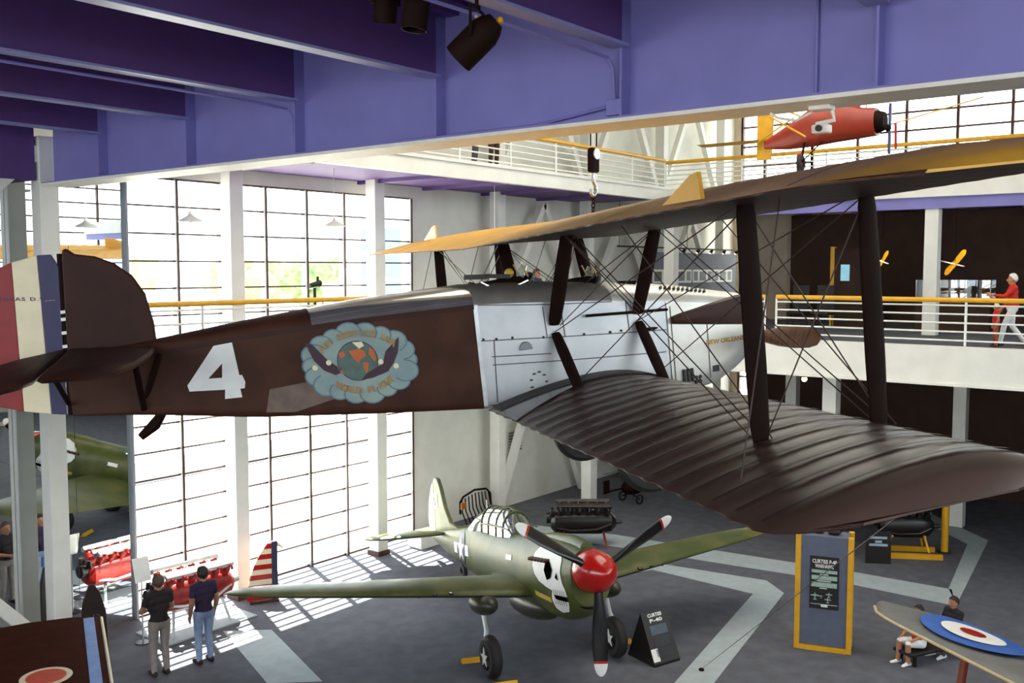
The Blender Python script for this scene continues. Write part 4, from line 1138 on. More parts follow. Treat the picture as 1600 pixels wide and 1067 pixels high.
person('visitor in navy shirt on the walkway behind the open cockpits', (22.5, 16.9, 5.5), R(-90), 1.72, C_navy, (C_grey, 'long'), C_shoe, H_grey, vox=.02)
bench = thing('bench', 'low black bench under two seated visitors behind the roundel wing', 'bench', (18.75, 4.75, 0), R(62))
MB().box((-.22, -.85, .20), (.22, .85, .265)).build('seat', M_black, bench, bevel=.02)
for y in (-.7, .7):
    for x in (-.16, .16): MB().box((x - .025, y - .025, 0), (x + .025, y + .025, .20)).build('leg', M_black, bench)
_c = math.cos(R(62)); _s = math.sin(R(62))
person('long-haired girl in red shirt and white shorts seated behind the roundel wing', (18.75 - .45 * _s, 4.75 + .45 * _c, 0), R(150), 1.45, C_red, (C_white, 'short'), mat('white_shoe', '#e9e9e9', .6), H_dark, pose='sit', hair_len=.18)
person('dark-haired visitor in black seated right of the girl in red', (18.75 + .42 * _s, 4.75 - .42 * _c, 0), R(150), 1.5, C_dark, (C_grey, 'long'), mat('white_shoe', '#e9e9e9', .6), H_dark, pose='sit')

# ------------------------------------------------------------------ exhibits on the floor
M_engblk = mat('engine_black', '#1a1514', .35, var=.25, scale=7)
def engine(label, loc, rz, L, mcase, mcyl, mcap, mstand, name='display_engine', lift=.62):
    t = thing(name, label, 'engine', loc, rz)
    rings = []
    for x, w_, h_ in ((-L / 2, .16, .16), (-L / 2 + .1, .26, .26), (-L * .2, .28, .3), (L * .25, .28, .3), (L / 2 - .12, .24, .24), (L / 2, .12, .12)):
        rings.append([(x, w_ * math.copysign(abs(math.cos(a)) ** .7, math.cos(a)), lift + h_ * math.copysign(abs(math.sin(a)) ** .7, math.sin(a))) for a in [2 * math.pi * k / 16 for k in range(16)]])
    MB().loft(rings).build('crankcase', mcase, t, smooth=True)
    for sg in (1, -1):
        for k in range(6):
            x = -L * .36 + L * .72 * k / 5
            ax_ = Vector((0, sg * math.sin(R(32)), math.cos(R(32)))); c = Vector((x, sg * .12, lift + .2))
            cy = MB().lathe([(.075, 0), (.075, .1), (.085, .11), (.075, .13), (.085, .15), (.075, .17), (.085, .19), (.075, .21), (.07, .3)], c, ax_, 12).build('cylinder', mcyl, t, smooth=True)
            MB().tube([c + ax_ * .26 + Vector((0, sg * .05, 0)), c + ax_ * .27 + Vector((0, sg * .16, .02)), c + ax_ * .24 + Vector((0, sg * .2, -.02))], .026, 8).build('exhaust_port', mcase, cy)
        p = Vector((-L * .42, sg * (.12 + .32 * math.sin(R(32))), lift + .2 + .33 * math.cos(R(32)))); q = p + Vector((L * .84, 0, 0))
        MB().bar(p, q, .13, .1, (0, sg * .5, .85)).build('rocker_cover', mcap, t, bevel=.02)
    MB().tube([(L / 2, 0, lift), (L / 2 + .16, 0, lift)], [.07, .05], 12).build('propeller_shaft', mcap, t, smooth=True)
    MB().tube([(-L / 2 - .12, 0, lift + .1), (-L / 2 + .05, 0, lift + .1)], .14, 14).build('supercharger', M_engblk, t, smooth=True)
    for q in range(3): MB().lathe([(.05, 0), (.06, .04), (.05, .16)], (-L / 2 + .02, -.16 + .16 * q, lift + .18), (0, 0, 1), 12).build('magneto', M_engblk, t, smooth=True)
    for sg in (1, -1): MB().tube([(-L * .45, sg * .2, lift - .1), (-L * .2, sg * .33, lift - .16), (L * .2, sg * .33, lift - .12), (L * .42, sg * .22, lift)], .03, 8).build('coolant_pipe', mcap, t, smooth=True)
    MB().tube([(-L * .4, 0, lift + .45), (L * .4, 0, lift + .45)], .045, 10).build('intake_manifold', mcap, t, smooth=True)
    for k in range(3): MB().tube([(-L * .3 + L * .3 * k, 0, lift + .45), (-L * .3 + L * .3 * k, 0, lift + .26)], .03, 8).build('intake_pipe', mcap, t)
    for x in (-L * .3, L * .3):
        for sg in (1, -1): MB().tube([(x, sg * .18, lift - .2), (x + math.copysign(.1, x), sg * .34, .0)], .028, 8).build('stand_leg', mstand, t)
        MB().bar((x, -.3, lift - .22), (x, .3, lift - .22), .05, .05).build('stand_beam', mstand, t)
    return t
M_engred = mat('engine_red', '#7d0f0b', .4, second='#b0221a', scale=9)
M_engwhite = mat('engine_silver', '#c9c9c6', .3, metal=.5)
engine('bright red twelve-cylinder engine on a stand by the tall windows', (11.1, 17.0, .045), R(-4), 1.75, M_engred, M_engred, M_engwhite, M_engwhite, lift=.70)
pl = thing('engine_placard', 'small white placard on a thin post left of the red engine', 'sign', (9.98, 17.0, 0))
MB().tube([(0, 0, 0), (0, 0, 1.25)], .015, 8).build('post', M_engwhite, pl); MB().lathe([(.14, 0), (.14, .02)], n=16).build('base', M_black, pl)
MB().obox((0, -.02, 1.45), (.17, 0, 0), (0, .01, .02), (0, .05, .21)).build('card', M_railwhite, pl)
pt = thing('engine_plinth', 'low pale platform beneath the red engine', 'plinth', (11.1, 17.0, 0))
MB().box((-.95, -.55, 0), (1.15, .55, .03)).build('top', M_band, pt)
engine('black in-line engine on a red stand behind the fighter', (20.85, 14.1, 0), R(-52), 1.7, M_engblk, M_engblk, mat('engine_dull', '#3a3431', .4, metal=.4), mat('stand_red', '#8c2a1c', .5))
# striped rudder leaning by the first column
sr = thing('striped_rudder', 'red and cream striped rudder with dark blue edge standing by the first column', 'rudder', (13.05, 17.0, 0), R(-28))
def rw(v): return .50 * (1 - (v / 1.36) ** 2.2) + .03
for k in range(11):
    v0, v1 = .06 + 1.22 * k / 11, .06 + 1.22 * (k + 1) / 11
    MB().prism([(0, v0), (-rw(v0), v0), (-rw(v1), v1), (0, v1)], lambda u, v, t: (u, t, v), -.03, .03).build('stripe', M_spin if k % 2 == 0 else M_cream, sr)
MB().box((0, -.04, .0), (.13, .04, 1.32)).build('post_panel', mat('rudder_navy_edge', '#2e2c4c', .5), sr, bevel=.01)
MB().box((-.48, -.12, 0), (.14, .12, .05)).build('foot', M_bronze, sr)
MB().prism([(.0, 0), (.2, -.09), (0, .1)], lambda u, v, t: (.13 + u, t, 1.2 + v), -.02, .02).build('balance_tab', M_cream, sr)
# white box, wall louvre, slatted seat, small rotor kit
bx = thing('storage_box', 'plain white box on the floor below the fighter tail', 'box', (18.25, 17.35, 0), R(-3))
MB().box((-.36, -.25, 0), (.36, .25, .33)).build('body', M_white, bx, bevel=.015); MB().box((-.37, -.26, .33), (.37, .26, .38)).build('lid', M_white, bx, bevel=.01)
lv = thing('wall_louvre', 'small slatted air grille on the white wall under the biplane', 'vent', (23.22, WY, 1.98))
MB().box((-.36, -.04, -.34), (.36, 0, .34)).build('frame', M_wall, lv)
for k in range(7): MB().obox((0, -.06, -.27 + .09 * k), (.31, 0, 0), (0, .03, .015), (0, -.004, .008)).build('slat', M_deckgrey, lv)
bs = thing('slatted_seat', 'dark curved slatted seat frame by the white wall behind the fighter tail', 'seat', (20.75, 17.45, 0), R(8))
for k in range(9):
    x = -.75 + 1.5 * k / 8
    MB().tube([(x, -.25, .12), (x * 1.0, .05, .16), (x * .98, .22, .5), (x * .92, .26, .9 - .1 * abs(x))], .02, 6).build('slat', M_strut, bs)
MB().tube([(-.8, .24, .45), (-.78, .26, .78), (-.6, .27, .9), (0, .28, .98), (.6, .27, .9), (.8, .26, .74), (.82, .24, .4)], .03, 8).build('top_rail', M_strut, bs, smooth=True)
for x in (-.7, .7): MB().box((x - .04, -.3, 0), (x + .04, .28, .12)).build('foot', M_strut, bs)
MB().box((-.86, .14, .6), (-.68, .2, .78)).build('end_block', mat('seat_orange', '#a86a20', .5), bs)
gy = thing('rotor_kit', 'small dark rotor aircraft with a long thin blade behind the white post', 'aircraft', (25.75, 15.55, 0), R(-10))
MB().ell((0, 0, .5), .5, .24, .26).build('pod', M_strut, gy, smooth=True)
MB().tube([(0, 0, .6), (0, 0, 1.05)], .03, 8).build('mast', M_strut, gy); MB().bar((-1.4, 0, 1.07), (1.4, 0, 1.07), .1, .02).build('rotor_blade', M_deckgrey, gy)
for sg in (1, -1): MB().tube([(-.1 + .14 * math.cos(a), sg * .35, .16 + .14 * math.sin(a)) for a in [2 * math.pi * k / 16 for k in range(16)]], .03, 8, closed=True).build('wheel', M_tyre, gy, smooth=True); MB().tube([(-.1, 0, .3), (-.1, sg * .35, .16)], .02, 6).build('wheel_strut', M_strut, gy)
MB().tube([(-.4, 0, .5), (-1.3, 0, .5)], .03, 8).build('tail_boom', M_strut, gy); MB().box((-1.35, -.01, .45), (-1.1, .01, .85)).build('tail_fin', M_strut, gy)
# information kiosk
M_kblue = mat('kiosk_blue', '#5b6072', .6, var=.06)
kk = thing('information_kiosk', 'tall blue-grey information kiosk with yellow corner posts', 'kiosk', (17.95, 6.55, 0), math.atan2(-.995, .31) + math.pi / 2 - math.pi)
kk.rotation_euler[2] = math.atan2(.31, -.99) 
# local: x along the face to the left of the viewer, y backwards
_fa = Vector((.31, -.99, 0)).normalized(); _ba = Vector((.99, .31, 0)).normalized()
mm = Matrix.Identity(4)
for i in range(3): mm[i][0] = _fa[i]; mm[i][1] = _ba[i]; mm[i][2] = (0, 0, 1)[i]; mm[i][3] = (17.56, 7.02, 0)[i]
kk.matrix_world = mm
KW, KD, KH = 1.04, .55, 2.2
MB().box((.07, .03, .1), (KW - .07, KD - .03, KH)).build('body', M_kblue, kk)
for x in (0, KW - .1):
    for y in (0, KD - .1): MB().box((x, y, .0), (x + .1, y + .1, KH + .02)).build('corner_post', M_yellow, kk, bevel=.01)
MB().box((.1, 0, 0), (KW - .1, KD, .09)).build('plinth_rail', M_yellow, kk)
pn = MB().box((.27, .0, .82), (.79, .03, 1.82)).build('text_panel', M_black, kk)
def kbar(x0, x1, z0, z1, hx='#dfe9e2'):
    MB().box((x0, -.004, z0), (x1, 0, z1)).build('text_line', mat('panel_print_' + hx[1:], hx, .6, var=.25, scale=60), pn)
text_obj('panel_heading', 'CURTISS P-40', lambda u, v: (.53 + u, -.005, 1.70 + v), M_wht, pn, .1, .003, 1, .44)
text_obj('panel_heading', 'WARHAWK', lambda u, v: (.53 + u, -.005, 1.61 + v), M_wht, pn, .1, .003, 1, .34)
for z0, z1 in ((1.51, 1.57), (1.38, 1.46), (1.24, 1.33)): kbar(.30, .76, z0, z1, '#9fb5a8')
for z0, x0, x1 in ((1.475, .45, .6), (1.35, .4, .65), (1.21, .45, .58)): kbar(x0, x1, z0, z0 + .015)
def mini_plane(cx, cz, s_):
    MB().prism([(0, .5), (.06, .2), (.5, .1), (.5, 0), (.06, 0), (.05, -.3), (.2, -.38), (.2, -.45), (-.2, -.45), (-.2, -.38), (-.05, -.3), (-.06, 0), (-.5, 0), (-.5, .1), (-.06, .2)], lambda u, v, t: (cx + u * s_, -.004 + t, cz + v * s_), 0, .004).build('plane_diagram', mat('panel_print_9fb5a8', '#9fb5a8', .6), pn)
mini_plane(.37, 1.06, .16); mini_plane(.48, 1.06, .07); mini_plane(.62, 1.1, .12); mini_plane(.6, 1.0, .12)
kbar(.29, .77, .905, .913); kbar(.48, .60, .86, .905)
MB().ell((.38, .3, KH + .05), .12, .1, .06).build('top_ornament', M_black, kk, smooth=True); MB().ell((.68, .25, KH + .06), .13, .1, .07).build('top_ornament', M_black, kk, smooth=True)
# slanted black reader panel
lc = thing('reader_panel', 'slanted black reader panel with white title on the floor by the fighter', 'sign', (0, 0, 0))
mm = Matrix.Identity(4); _fa = Vector((.95, -.31, 0)).normalized(); _ba = Vector((.31, .95, 0)).normalized()
for i in range(3): mm[i][0] = _fa[i]; mm[i][1] = _ba[i]; mm[i][2] = (0, 0, 1)[i]; mm[i][3] = (15.08, 8.62, 0)[i]
lc.matrix_world = mm
def LF(u, v, o_=0): return (.0 + u + v * .0, v * .42 - o_ * .9, v * .86 + o_ * .42 + .05)     # on the slanted face, v along the slope
MB()._add([LF(0, 0), LF(.62, 0), LF(.62, .98), LF(0, .98), (0, .75, 0), (.62, .75, 0), (0, 0, 0), (.62, 0, 0)], [(0, 1, 2, 3), (3, 2, 5, 4), (0, 3, 4, 6), (1, 7, 5, 2), (6, 7, 1, 0), (6, 4, 5, 7)]).build('wedge', M_black, lc)
def lbar(u0, u1, v0, v1, m_): MB().prism([(u0, v0), (u1, v0), (u1, v1), (u0, v1)], lambda u, v, t: LF(u, v, t), .002, .006).build('print_block', m_, lc)
text_obj('title', 'CURTISS', lambda u, v: LF(.31 + u, .86 + v, .004), M_wht, lc, .09, .003, 1, .34); text_obj('title', 'P-40', lambda u, v: LF(.31 + u, .76 + v, .004), M_wht, lc, .09, .003, 1, .30)
lbar(.12, .52, .52, .70, mat('print_grey', '#4a5563', .6)); lbar(.14, .5, .30, .48, mat('print_dark', '#2c2a30', .6)); lbar(.12, .5, .12, .26, mat('print_dark2', '#26252a', .6)); lbar(.0, .16, .04, .28, M_wht)
# dim exhibit right of the kiosk
engine('dark radial-age engine on yellow skids behind the kiosk', (25.2, 7.2, .16), R(-60), 1.3, M_engblk, M_engblk, M_engblk, M_yellow, lift=.6)
sk = thing('skid_base', 'yellow skid base under the dark engine behind the kiosk', 'base', (25.2, 7.2, 0), R(-60))
for y in (-.35, .35): MB().box((-.8, y - .05, 0), (.8, y + .05, .13)).build('skid', M_yellow, sk)
sg_ = thing('exhibit_sign', 'small black sign with white lettering left of the yellow skid', 'sign', (24.0, 7.5, 0), R(-60))
MB().obox((0, 0, .4), (.3, 0, 0), (0, .015, 0), (0, 0, .4)).build('board', M_black, sg_)
for z, w_ in ((.62, .2), (.52, .08), (.44, .22)): MB().box((-w_, -.022, z), (w_, -.016, z + .06)).build('print_line', mat('print_paleblue', '#9fb0c0', .6), sg_)
yp = thing('yellow_bollard', 'short yellow bollard in the dark area right of the kiosk', 'bollard', (26.0, 6.47, 0))
MB().tube([(0, 0, .03), (0, 0, 1.2)], .09, 12).build('post', M_yellow, yp, smooth=True); MB().lathe([(.18, 0), (.16, .04)], n=16).build('foot', M_black, yp)
# roundel wing on posts, lower right
M_gwing = mat('grey_wing', '#6b6a6a', .5, var=.12, scale=3)
rwg = thing('roundel_wing', 'grey wing with blue and white roundel raised on red posts at lower right', 'wing')
mm = Matrix.Identity(4); ld = Vector((-1.615, -2.41, 0)).normalized(); wd_ = Vector((ld.y, -ld.x, 0)) * -1.0
if wd_.dot(Vector((1, -.4, 0))) < 0: wd_ = -wd_
wd_ = (wd_ + Vector((0, 0, -.16))).normalized()
wn_ = ld.cross(wd_); wn_ = wn_ if wn_.z > 0 else -wn_
for i in range(3): mm[i][0] = ld[i]; mm[i][1] = wd_[i]; mm[i][2] = wn_[i]; mm[i][3] = (14.38, 4.77, 2.2)[i]
rwg.matrix_world = mm
rings = []
for u in span(0, 6.5, 20):
    e = max(0, 1 - u / .9); c = 1.55 * math.sqrt(1 - e ** 2 * .97)
    rings.append([(u, .0 + c * t + (1.55 - c) * .25, z) for t, z in ((0, -.02), (.02, .02), (.15, .07), (.4, .09), (.7, .06), (1, .0), (.6, -.04), (.2, -.05))])
MB().loft(rings).build('panel', M_gwing, rwg, smooth=True, ang=60)
MB().tube([(u, .01 + (1.55 - 1.55 * math.sqrt(1 - max(0, 1 - u / .9) ** 2 * .97)) * .25, .0) for u in span(0.02, 6.5, 24)], .022, 8).build('leading_edge', mat('tan_edge', '#c9b184', .5), rwg, smooth=True)
def rz(u, v): return (1.5 + u, .80 + v, .098)
def rond(r0, m_, dz, nm): 
    b = MB(); n = 36; b._add([(1.5, .72, .137 + dz)] + [(1.5 + r0 * 1.15 * math.cos(a), .72 + r0 * .8 * math.sin(a), .137 + dz - .045 * abs(math.sin(a)) ** 2 * (r0 / .7) ** 2) for a in [2 * math.pi * k / n for k in range(n)]], [(0, 1 + k, 1 + (k + 1) % n) for k in range(n)]); b.build(nm, m_, rwg)
rond(.70, mat('roundel_blue', '#2f5fb5', .4, var=.1), .002, 'roundel_blue'); rond(.42, M_wht, .010, 'roundel_white'); rond(.17, M_spin, .016, 'roundel_red')
for u, y in ((1.7, .45), (3.3, .55), (1.9, 1.3)):
    MB().tube([(u, y, -2.16 + y * .16), (u, y, -.03)], .055, 10).build('post', mat('post_red', '#8a3a1c', .5), rwg, smooth=True)
# dark wing with orange roundel, lower left
dwg = thing('dark_wing', 'dark brown wing with orange and cream roundel at lower left', 'wing')
mm = Matrix.Identity(4); ld = Vector((-1.15, -2.34, 0)).normalized(); wd_ = Vector((ld.y, -ld.x, 0))
if wd_.x > 0: wd_ = -wd_
for i in range(3): mm[i][0] = ld[i]; mm[i][1] = wd_[i]; mm[i][2] = (0, 0, 1)[i]; mm[i][3] = (7.14, 13.27, 2.15)[i]
dwg.matrix_world = mm
MB().loft([[(u, 1.9 * t, z) for t, z in ((0, 0), (.03, .03), (.2, .07), (.5, .08), (.8, .05), (1, 0), (.5, -.03))] for u in span(0, 5.5, 10)]).build('panel', mat('dark_wing_fabric', '#3c1a10', .85, var=.15, spec=.05), dwg, smooth=True, ang=60)
MB().tube([(0, 0, 0), (5.5, 0, 0)], .025, 8).build('leading_edge', M_cream, dwg, smooth=True)
MB().box((.1, .1, .05), (5.4, .24, .062)).build('blue_stripe', mat('stripe_blue', '#5f84c8', .35), dwg)
for r0, m_, dz in ((.30, M_cream, .085), (.23, mat('roundel_orange', '#c8431f', .5), .09)):
    b = MB(); n = 30; b._add([(2.15, .72, dz)] + [(2.15 + r0 * math.cos(a), .72 + r0 * math.sin(a), dz) for a in [2 * math.pi * k / n for k in range(n)]], [(0, 1 + k, 1 + (k + 1) % n) for k in range(n)]); b.build('roundel_ring', m_, dwg)
for u in (1.0, 4.5): MB().tube([(u, 1.2, -2.15), (u, 1.2, 0)], .05, 10).build('trestle_post', M_strut, dwg)
# dark tail panel by the mirror column
tp = thing('tail_panel', 'dark rounded tail panel with pale scrollwork beside the mirror column', 'panel', (9.22, 17.45, 0), R(-25))
MB().prism([(-.26, .0), (.26, 0), (.24, .7), (.14, 1.1), (.04, 1.26), (-.06, 1.24), (-.18, .9)], lambda u, v, t: (u, t, v), -.03, .03).build('board', mat('tail_panel_brown', '#24130d', .6, var=.2), tp, bevel=.015)
for q in range(3):
    MB().tube([(-.12 + .1 * q + .05 * math.sin(a * 1.3 + q), -.036, .5 + .03 * a) for a in span(0, 6, 14)], .008, 6).build('scroll_line', M_deckgrey, tp)
# tether cable from the floor to the lower wing tip
tip = B_O + B_F * .95 + B_S * 6.75 + B_U * -1.95
tc = thing('tether_cable', 'thin dark cable from the floor to the near lower wing tip', 'cable', (15.5, 7.9, 0))
MB().tube([(0, 0, .03), tuple(tip - Vector((15.5, 7.9, 0)))], .004, 6).build('line', M_wire, tc); MB().lathe([(.05, 0), (.05, .03), (.015, .05)], n=12).build('floor_anchor', M_strut, tc)
# ------------------------------------------------------------------ hanging things
hk = B_O + B_F * 1.8 + B_U * .22
cr = thing('crane_hook', 'crane hook block on two cables holding up the biplane', 'hook', hk)
for dx in (-.07, .07): MB().tube([(dx, 0, .92), (dx, 0, 14.2 - hk.z)], .009, 6).build('cable', M_strut, cr)
MB().obox((0, 0, .74), (.085, 0, 0), (0, .05, 0), (0, 0, .16)).build('block', M_strut, cr, bevel=.03)
MB().lathe([(.07, -.06), (.07, .06)], (0, 0, .82), (0, 1, 0), 18).build('sheave', M_engwhite, cr)
MB().tube([(0, 0, .58), (0, 0, .47), (.05, 0, .41), (.06, 0, .34), (.0, 0, .28), (-.06, 0, .32), (-.065, 0, .37)], [.02, .022, .026, .028, .026, .02, .012], 10).build('hook', M_deckgrey, cr, smooth=True)
for k in range(5):
    z = .27 - .055 * k
    MB().tube([(.022 * math.cos(a) if k % 2 else 0, 0 if k % 2 else .022 * math.cos(a), z + .034 * math.sin(a)) for a in [2 * math.pi * j / 12 for j in range(12)]], .009, 6, closed=True).build('chain_link', M_strut, cr)
def spot(label, loc, aim, L=.42, r_=.13):
    t = thing('spotlight', label, 'spotlight', loc)
    d_ = Vector(aim).normalized()
    MB().lathe([(r_ * .55, -L * .5), (r_ * .8, -L * .38), (r_, -L * .2), (r_, L * .5), (r_ * .93, L * .5), (r_ * .9, L * .2)], (0, 0, 0), d_, 20, cap=False).build('housing', M_strut, t, smooth=True)
    MB().lathe([(.001, 0), (r_ * .9, .0)], tuple(d_ * L * .2), d_, 20, cap=False).build('lens', M_deckgrey, t)
    MB().lathe([(.001, 0), (r_ * .56, .0)], tuple(d_ * -L * .5), d_, 16, cap=False).build('back_plate', M_strut, t)
    sd = d_.cross(Vector((0, 0, 1))).normalized()
    MB().tube([tuple(sd * (r_ + .02)), tuple(sd * (r_ + .02) + Vector((0, 0, .24))), tuple(-sd * (r_ + .02) + Vector((0, 0, .24))), tuple(-sd * (r_ + .02))], .014, 6).build('yoke', M_strut, t)
    MB().tube([(0, 0, .24), (0, 0, 9.47 - loc[2])], .016, 8).build('hanger', M_strut, t)
    for k in range(3): MB().ell(tuple(d_ * (-.12) + sd * (-.05 + .05 * k) + d_.cross(sd) * -r_ * .93), .014, .014, .014, 8, 6).build('vent_hole', mat('vent_glow', '#e0b090', .4), t)
    MB().ell(tuple(d_ * -L * .55 + sd * .05), .03, .03, .03).build('lamp_knob', M_yellow, t)
    return t
spot('black stage spotlight with yellow knob hanging below the joists', (6.0, 5.10, 9.02), (-.25, .65, -.6))
spot('dark spotlight at the top edge, leftmost of three', (6.0, 6.12, 9.46), (.1, .2, -1), .3, .1)
spot('dark spotlight at the top edge, middle of three', (6.0, 5.75, 9.40), (-.1, .1, -1), .42, .11)
def pendant(label, loc, top):
    t = thing('pendant_lamp', label, 'lamp', loc)
    MB().lathe([(.03, .2), (.04, .14), (.08, .10), (.2, .04), (.235, .0), (.225, .0), (.07, .085)], n=24, cap=False).build('shade', M_soffit, t, smooth=True)
    MB().tube([(0, 0, .18), (0, 0, top - loc[2])], .008, 6).build('cord', M_railwhite, t)
    MB().ell((0, 0, .04), .045, .045, .055).build('bulb', M_railwhite, t, smooth=True)
pendant('white dome pendant lamp in front of the first glazed bay', (10.85, 16.4, 8.12), 9.42)
pendant('white dome pendant lamp in front of the second glazed bay', (14.45, 16.4, 8.16), 9.42)
pendant('white dome pendant lamp whose cord drops behind the upper wing', (20.0, 16.4, 7.9), 9.42)
cc = thing('security_camera', 'white security camera bracket under the purple girder', 'camera', (8.95, 3.42, 8.715))
MB().box((-.08, -.1, -.04), (.08, .1, 0)).build('mount', M_white, cc, bevel=.01)
MB().tube([(0, -.1, -.05), (0, -.12, -.14), (.0, .05, -.16)], .02, 8).build('arm', M_white, cc, smooth=True); MB().box((-.05, -.08, -.25), (.07, .08, -.17)).build('body', M_white, cc, bevel=.015)
MB().tube([(0, .1, -.05), (0, .25, -.11), (0, .42, -.07), (0, .5, -.02)], .014, 8).build('cable', M_white, cc, smooth=True)
MB().lathe([(.03, 0), (.03, .03)], (-.05, 0, -.21), (-1, 0, 0), 14).build('lens', M_black, cc)
# red light plane under the gallery
M_rp = mat('light_plane_red', '#8f2a10', .4, var=.12, scale=3); M_rp_y = mat('light_plane_yellow', '#c9971c', .45, var=.1)
rp = thing('light_plane', 'red light plane with yellow tail and crossed yellow struts near the far clerestory', 'aeroplane', (22.0, 8.4, 10.3))
def RP(y, z, x=0): return (x, y - 8.4, z - 10.3)
st_ = [(9.75, 10.05, 10.25, .08), (9.2, 10.0, 10.55, .2), (8.6, 10.02, 10.9, .32), (8.0, 10.08, 11.0, .36), (7.5, 10.12, 10.8, .33), (7.15, 10.15, 10.75, .28)]
MB().loft([[RP((y), (zb + zt) / 2 + (zt - zb) / 2 * math.copysign(abs(math.sin(a)) ** .8, math.sin(a)), w_ * math.copysign(abs(math.cos(a)) ** .8, math.cos(a))) for a in [2 * math.pi * k / 16 for k in range(16)]] for y, zb, zt, w_ in st_]).build('fuselage', M_rp, rp, smooth=True)
MB().tube([RP(7.2, 10.45), RP(6.98, 10.45)], [.27, .2], 14).build('engine', M_strut, rp, smooth=True)
MB().lathe([(.02, 0), (.08, .03), (.08, .1)], RP(6.85, 10.3), (0, 1, 0), 12).build('propeller_hub', M_strut, rp)
for sg in (1, -1): MB().loft([[RP(6.88 + .03 * math.sin(a), 10.28 + sg * f_, w_ * math.cos(a)) for a in [2 * math.pi * j / 10 for j in range(10)]] for f_, w_ in ((.05, .04), (.25, .08), (.42, .07), (.55, .02))]).build('propeller_blade', mat('blade_purple', '#3b2f6a', .4), rp, smooth=True)
MB().prism([(9.95, 9.8), (9.6, 9.8), (9.55, 10.9), (9.62, 11.3), (9.95, 11.3)], lambda u, v, t: RP(u, v, t), -.04, .04).build('tail_fin', M_rp_y, rp, bevel=.01)
MB().loft([[RP(y, 10.25 + z, x) for x, z in ((-.3, 0), (0, .04), (.3, 0), (0, -.03))] for y in (11.4, 9.7)]).build('tailplane', M_rp_y, rp)
for (a, b_) in (((9.75, 10.2), (8.9, 10.65)), ((9.5, 10.75), (8.6, 10.2)), ((9.2, 10.9), (8.7, 10.65))): MB().tube([RP(a[0], a[1], -.36), RP(b_[0], b_[1], -.42)], .022, 6).build('lift_strut', M_rp_y, rp)
MB().tube([RP(8.7 + .01, 9.62 + .13 * math.sin(a), -.4 + .13 * math.cos(a)) for a in [2 * math.pi * k / 18 for k in range(18)]], .06, 8, closed=True).build('wheel', M_tyre, rp, smooth=True)
MB().tube([RP(8.72, 10.1, -.2), RP(8.7, 9.65, -.4)], .03, 8).build('wheel_leg', M_strut, rp); MB().tube([RP(8.3, 10.1, -.2), RP(8.68, 9.65, -.4)], .015, 6).build('wheel_leg', M_strut, rp)
MB().box(RP(8.80, 9.42, -.46), RP(8.70, 9.85, -.30)).build('wheel_spat', M_rp, rp, bevel=.03)
MB().tube([RP(6.9, 10.36), RP(5.0, 10.76)], .015, 6).build('stay', M_rp_y, rp); MB().tube([RP(6.76, 10.38), RP(6.74, 9.84)], .03, 8).build('float_strut', mat('strut_red', '#a02a30', .5), rp)
MB().tube([RP(8.4, 10.95), RP(8.4, 14.2)], .01, 6).build('suspension_cable', M_strut, rp); MB().tube([RP(7.4, 10.75), RP(7.4, 14.2)], .01, 6).build('suspension_cable', M_strut, rp)
# balcony displays
bd = thing('photo_wall', 'grey display wall for framed photographs at the far end of the walkway', 'display board', (32.9, 17.25, F2))
MB().box((-3.3, -.04, .0), (3.3, .04, 2.36)).build('panel', mat('photo_wall_grey', '#6f7280', .7, var=.06), bd)
ORD = ['first', 'second', 'third', 'fourth', 'fifth', 'sixth', 'seventh', 'eighth', 'ninth', 'tenth', 'eleventh']
for i in range(11):
    fw_ = .2 if i % 3 else .3
    x = 29.95 + .56 * i
    f = thing('photo_frame', ORD[i] + ' framed photograph from the left on the grey display wall', 'picture', (x, 17.18, 6.98), group='framed photographs on the walkway display')
    MB().box((-fw_ - .03, -.02, -.24), (fw_ + .03, .015, .24)).build('frame', M_wht, f); MB().box((-fw_ + .05, -.025, -.17), (fw_ - .05, -.018, .17)).build('print', mat('photo_dark_%d' % (i % 3), ('#3c3835', '#5a544e', '#2c2a2c')[i % 3], .5, var=.5, scale=12), f)
tl = thing('track_light', 'black lighting track with small lamps above the photo wall', 'lamp', (31.0, 16.6, 7.86))
MB().bar((-4.6, 0, .1), (4.6, 0, .1), .05, .05).build('track', M_black, tl)
for x in (-4.5, 0, 4.5): MB().tube([(x, 0, .1), (x, 0, 1.66)], .01, 6).build('hanger', M_black, tl)
M_glow = mat('lamp_glow', '#ffdca0', .5, emit=6)
for k in range(6):
    x = -1.2 + 1.05 * k
    lmp = MB().lathe([(.03, .1), (.05, .06), (.07, -.05)], (x, .04, .02), (0, -.6, .8), 14, cap=False).build('lamp_head', M_black, tl, smooth=True)
    MB().ell((x, .07, -.02), .05, .05, .04).build('bulb', M_glow, lmp, smooth=True)
tscope = thing('viewing_telescope', 'small black viewing telescope on a post at the window walkway railing', 'telescope', (13.95, 16.5, 5.5))
MB().tube([(0, 0, 0), (0, 0, 1.32)], .035, 10).build('post', M_black, tscope); MB().lathe([(.15, 0), (.13, .03)], n=16).build('base', M_black, tscope)
MB().tube([(-.14, 0, 1.36), (.16, 0, 1.42)], [.05, .065], 12).build('barrel', M_black, tscope, smooth=True); MB().tube([(.08, 0, 1.38), (.09, 0, 1.56)], .03, 8).build('sight', M_black, tscope)
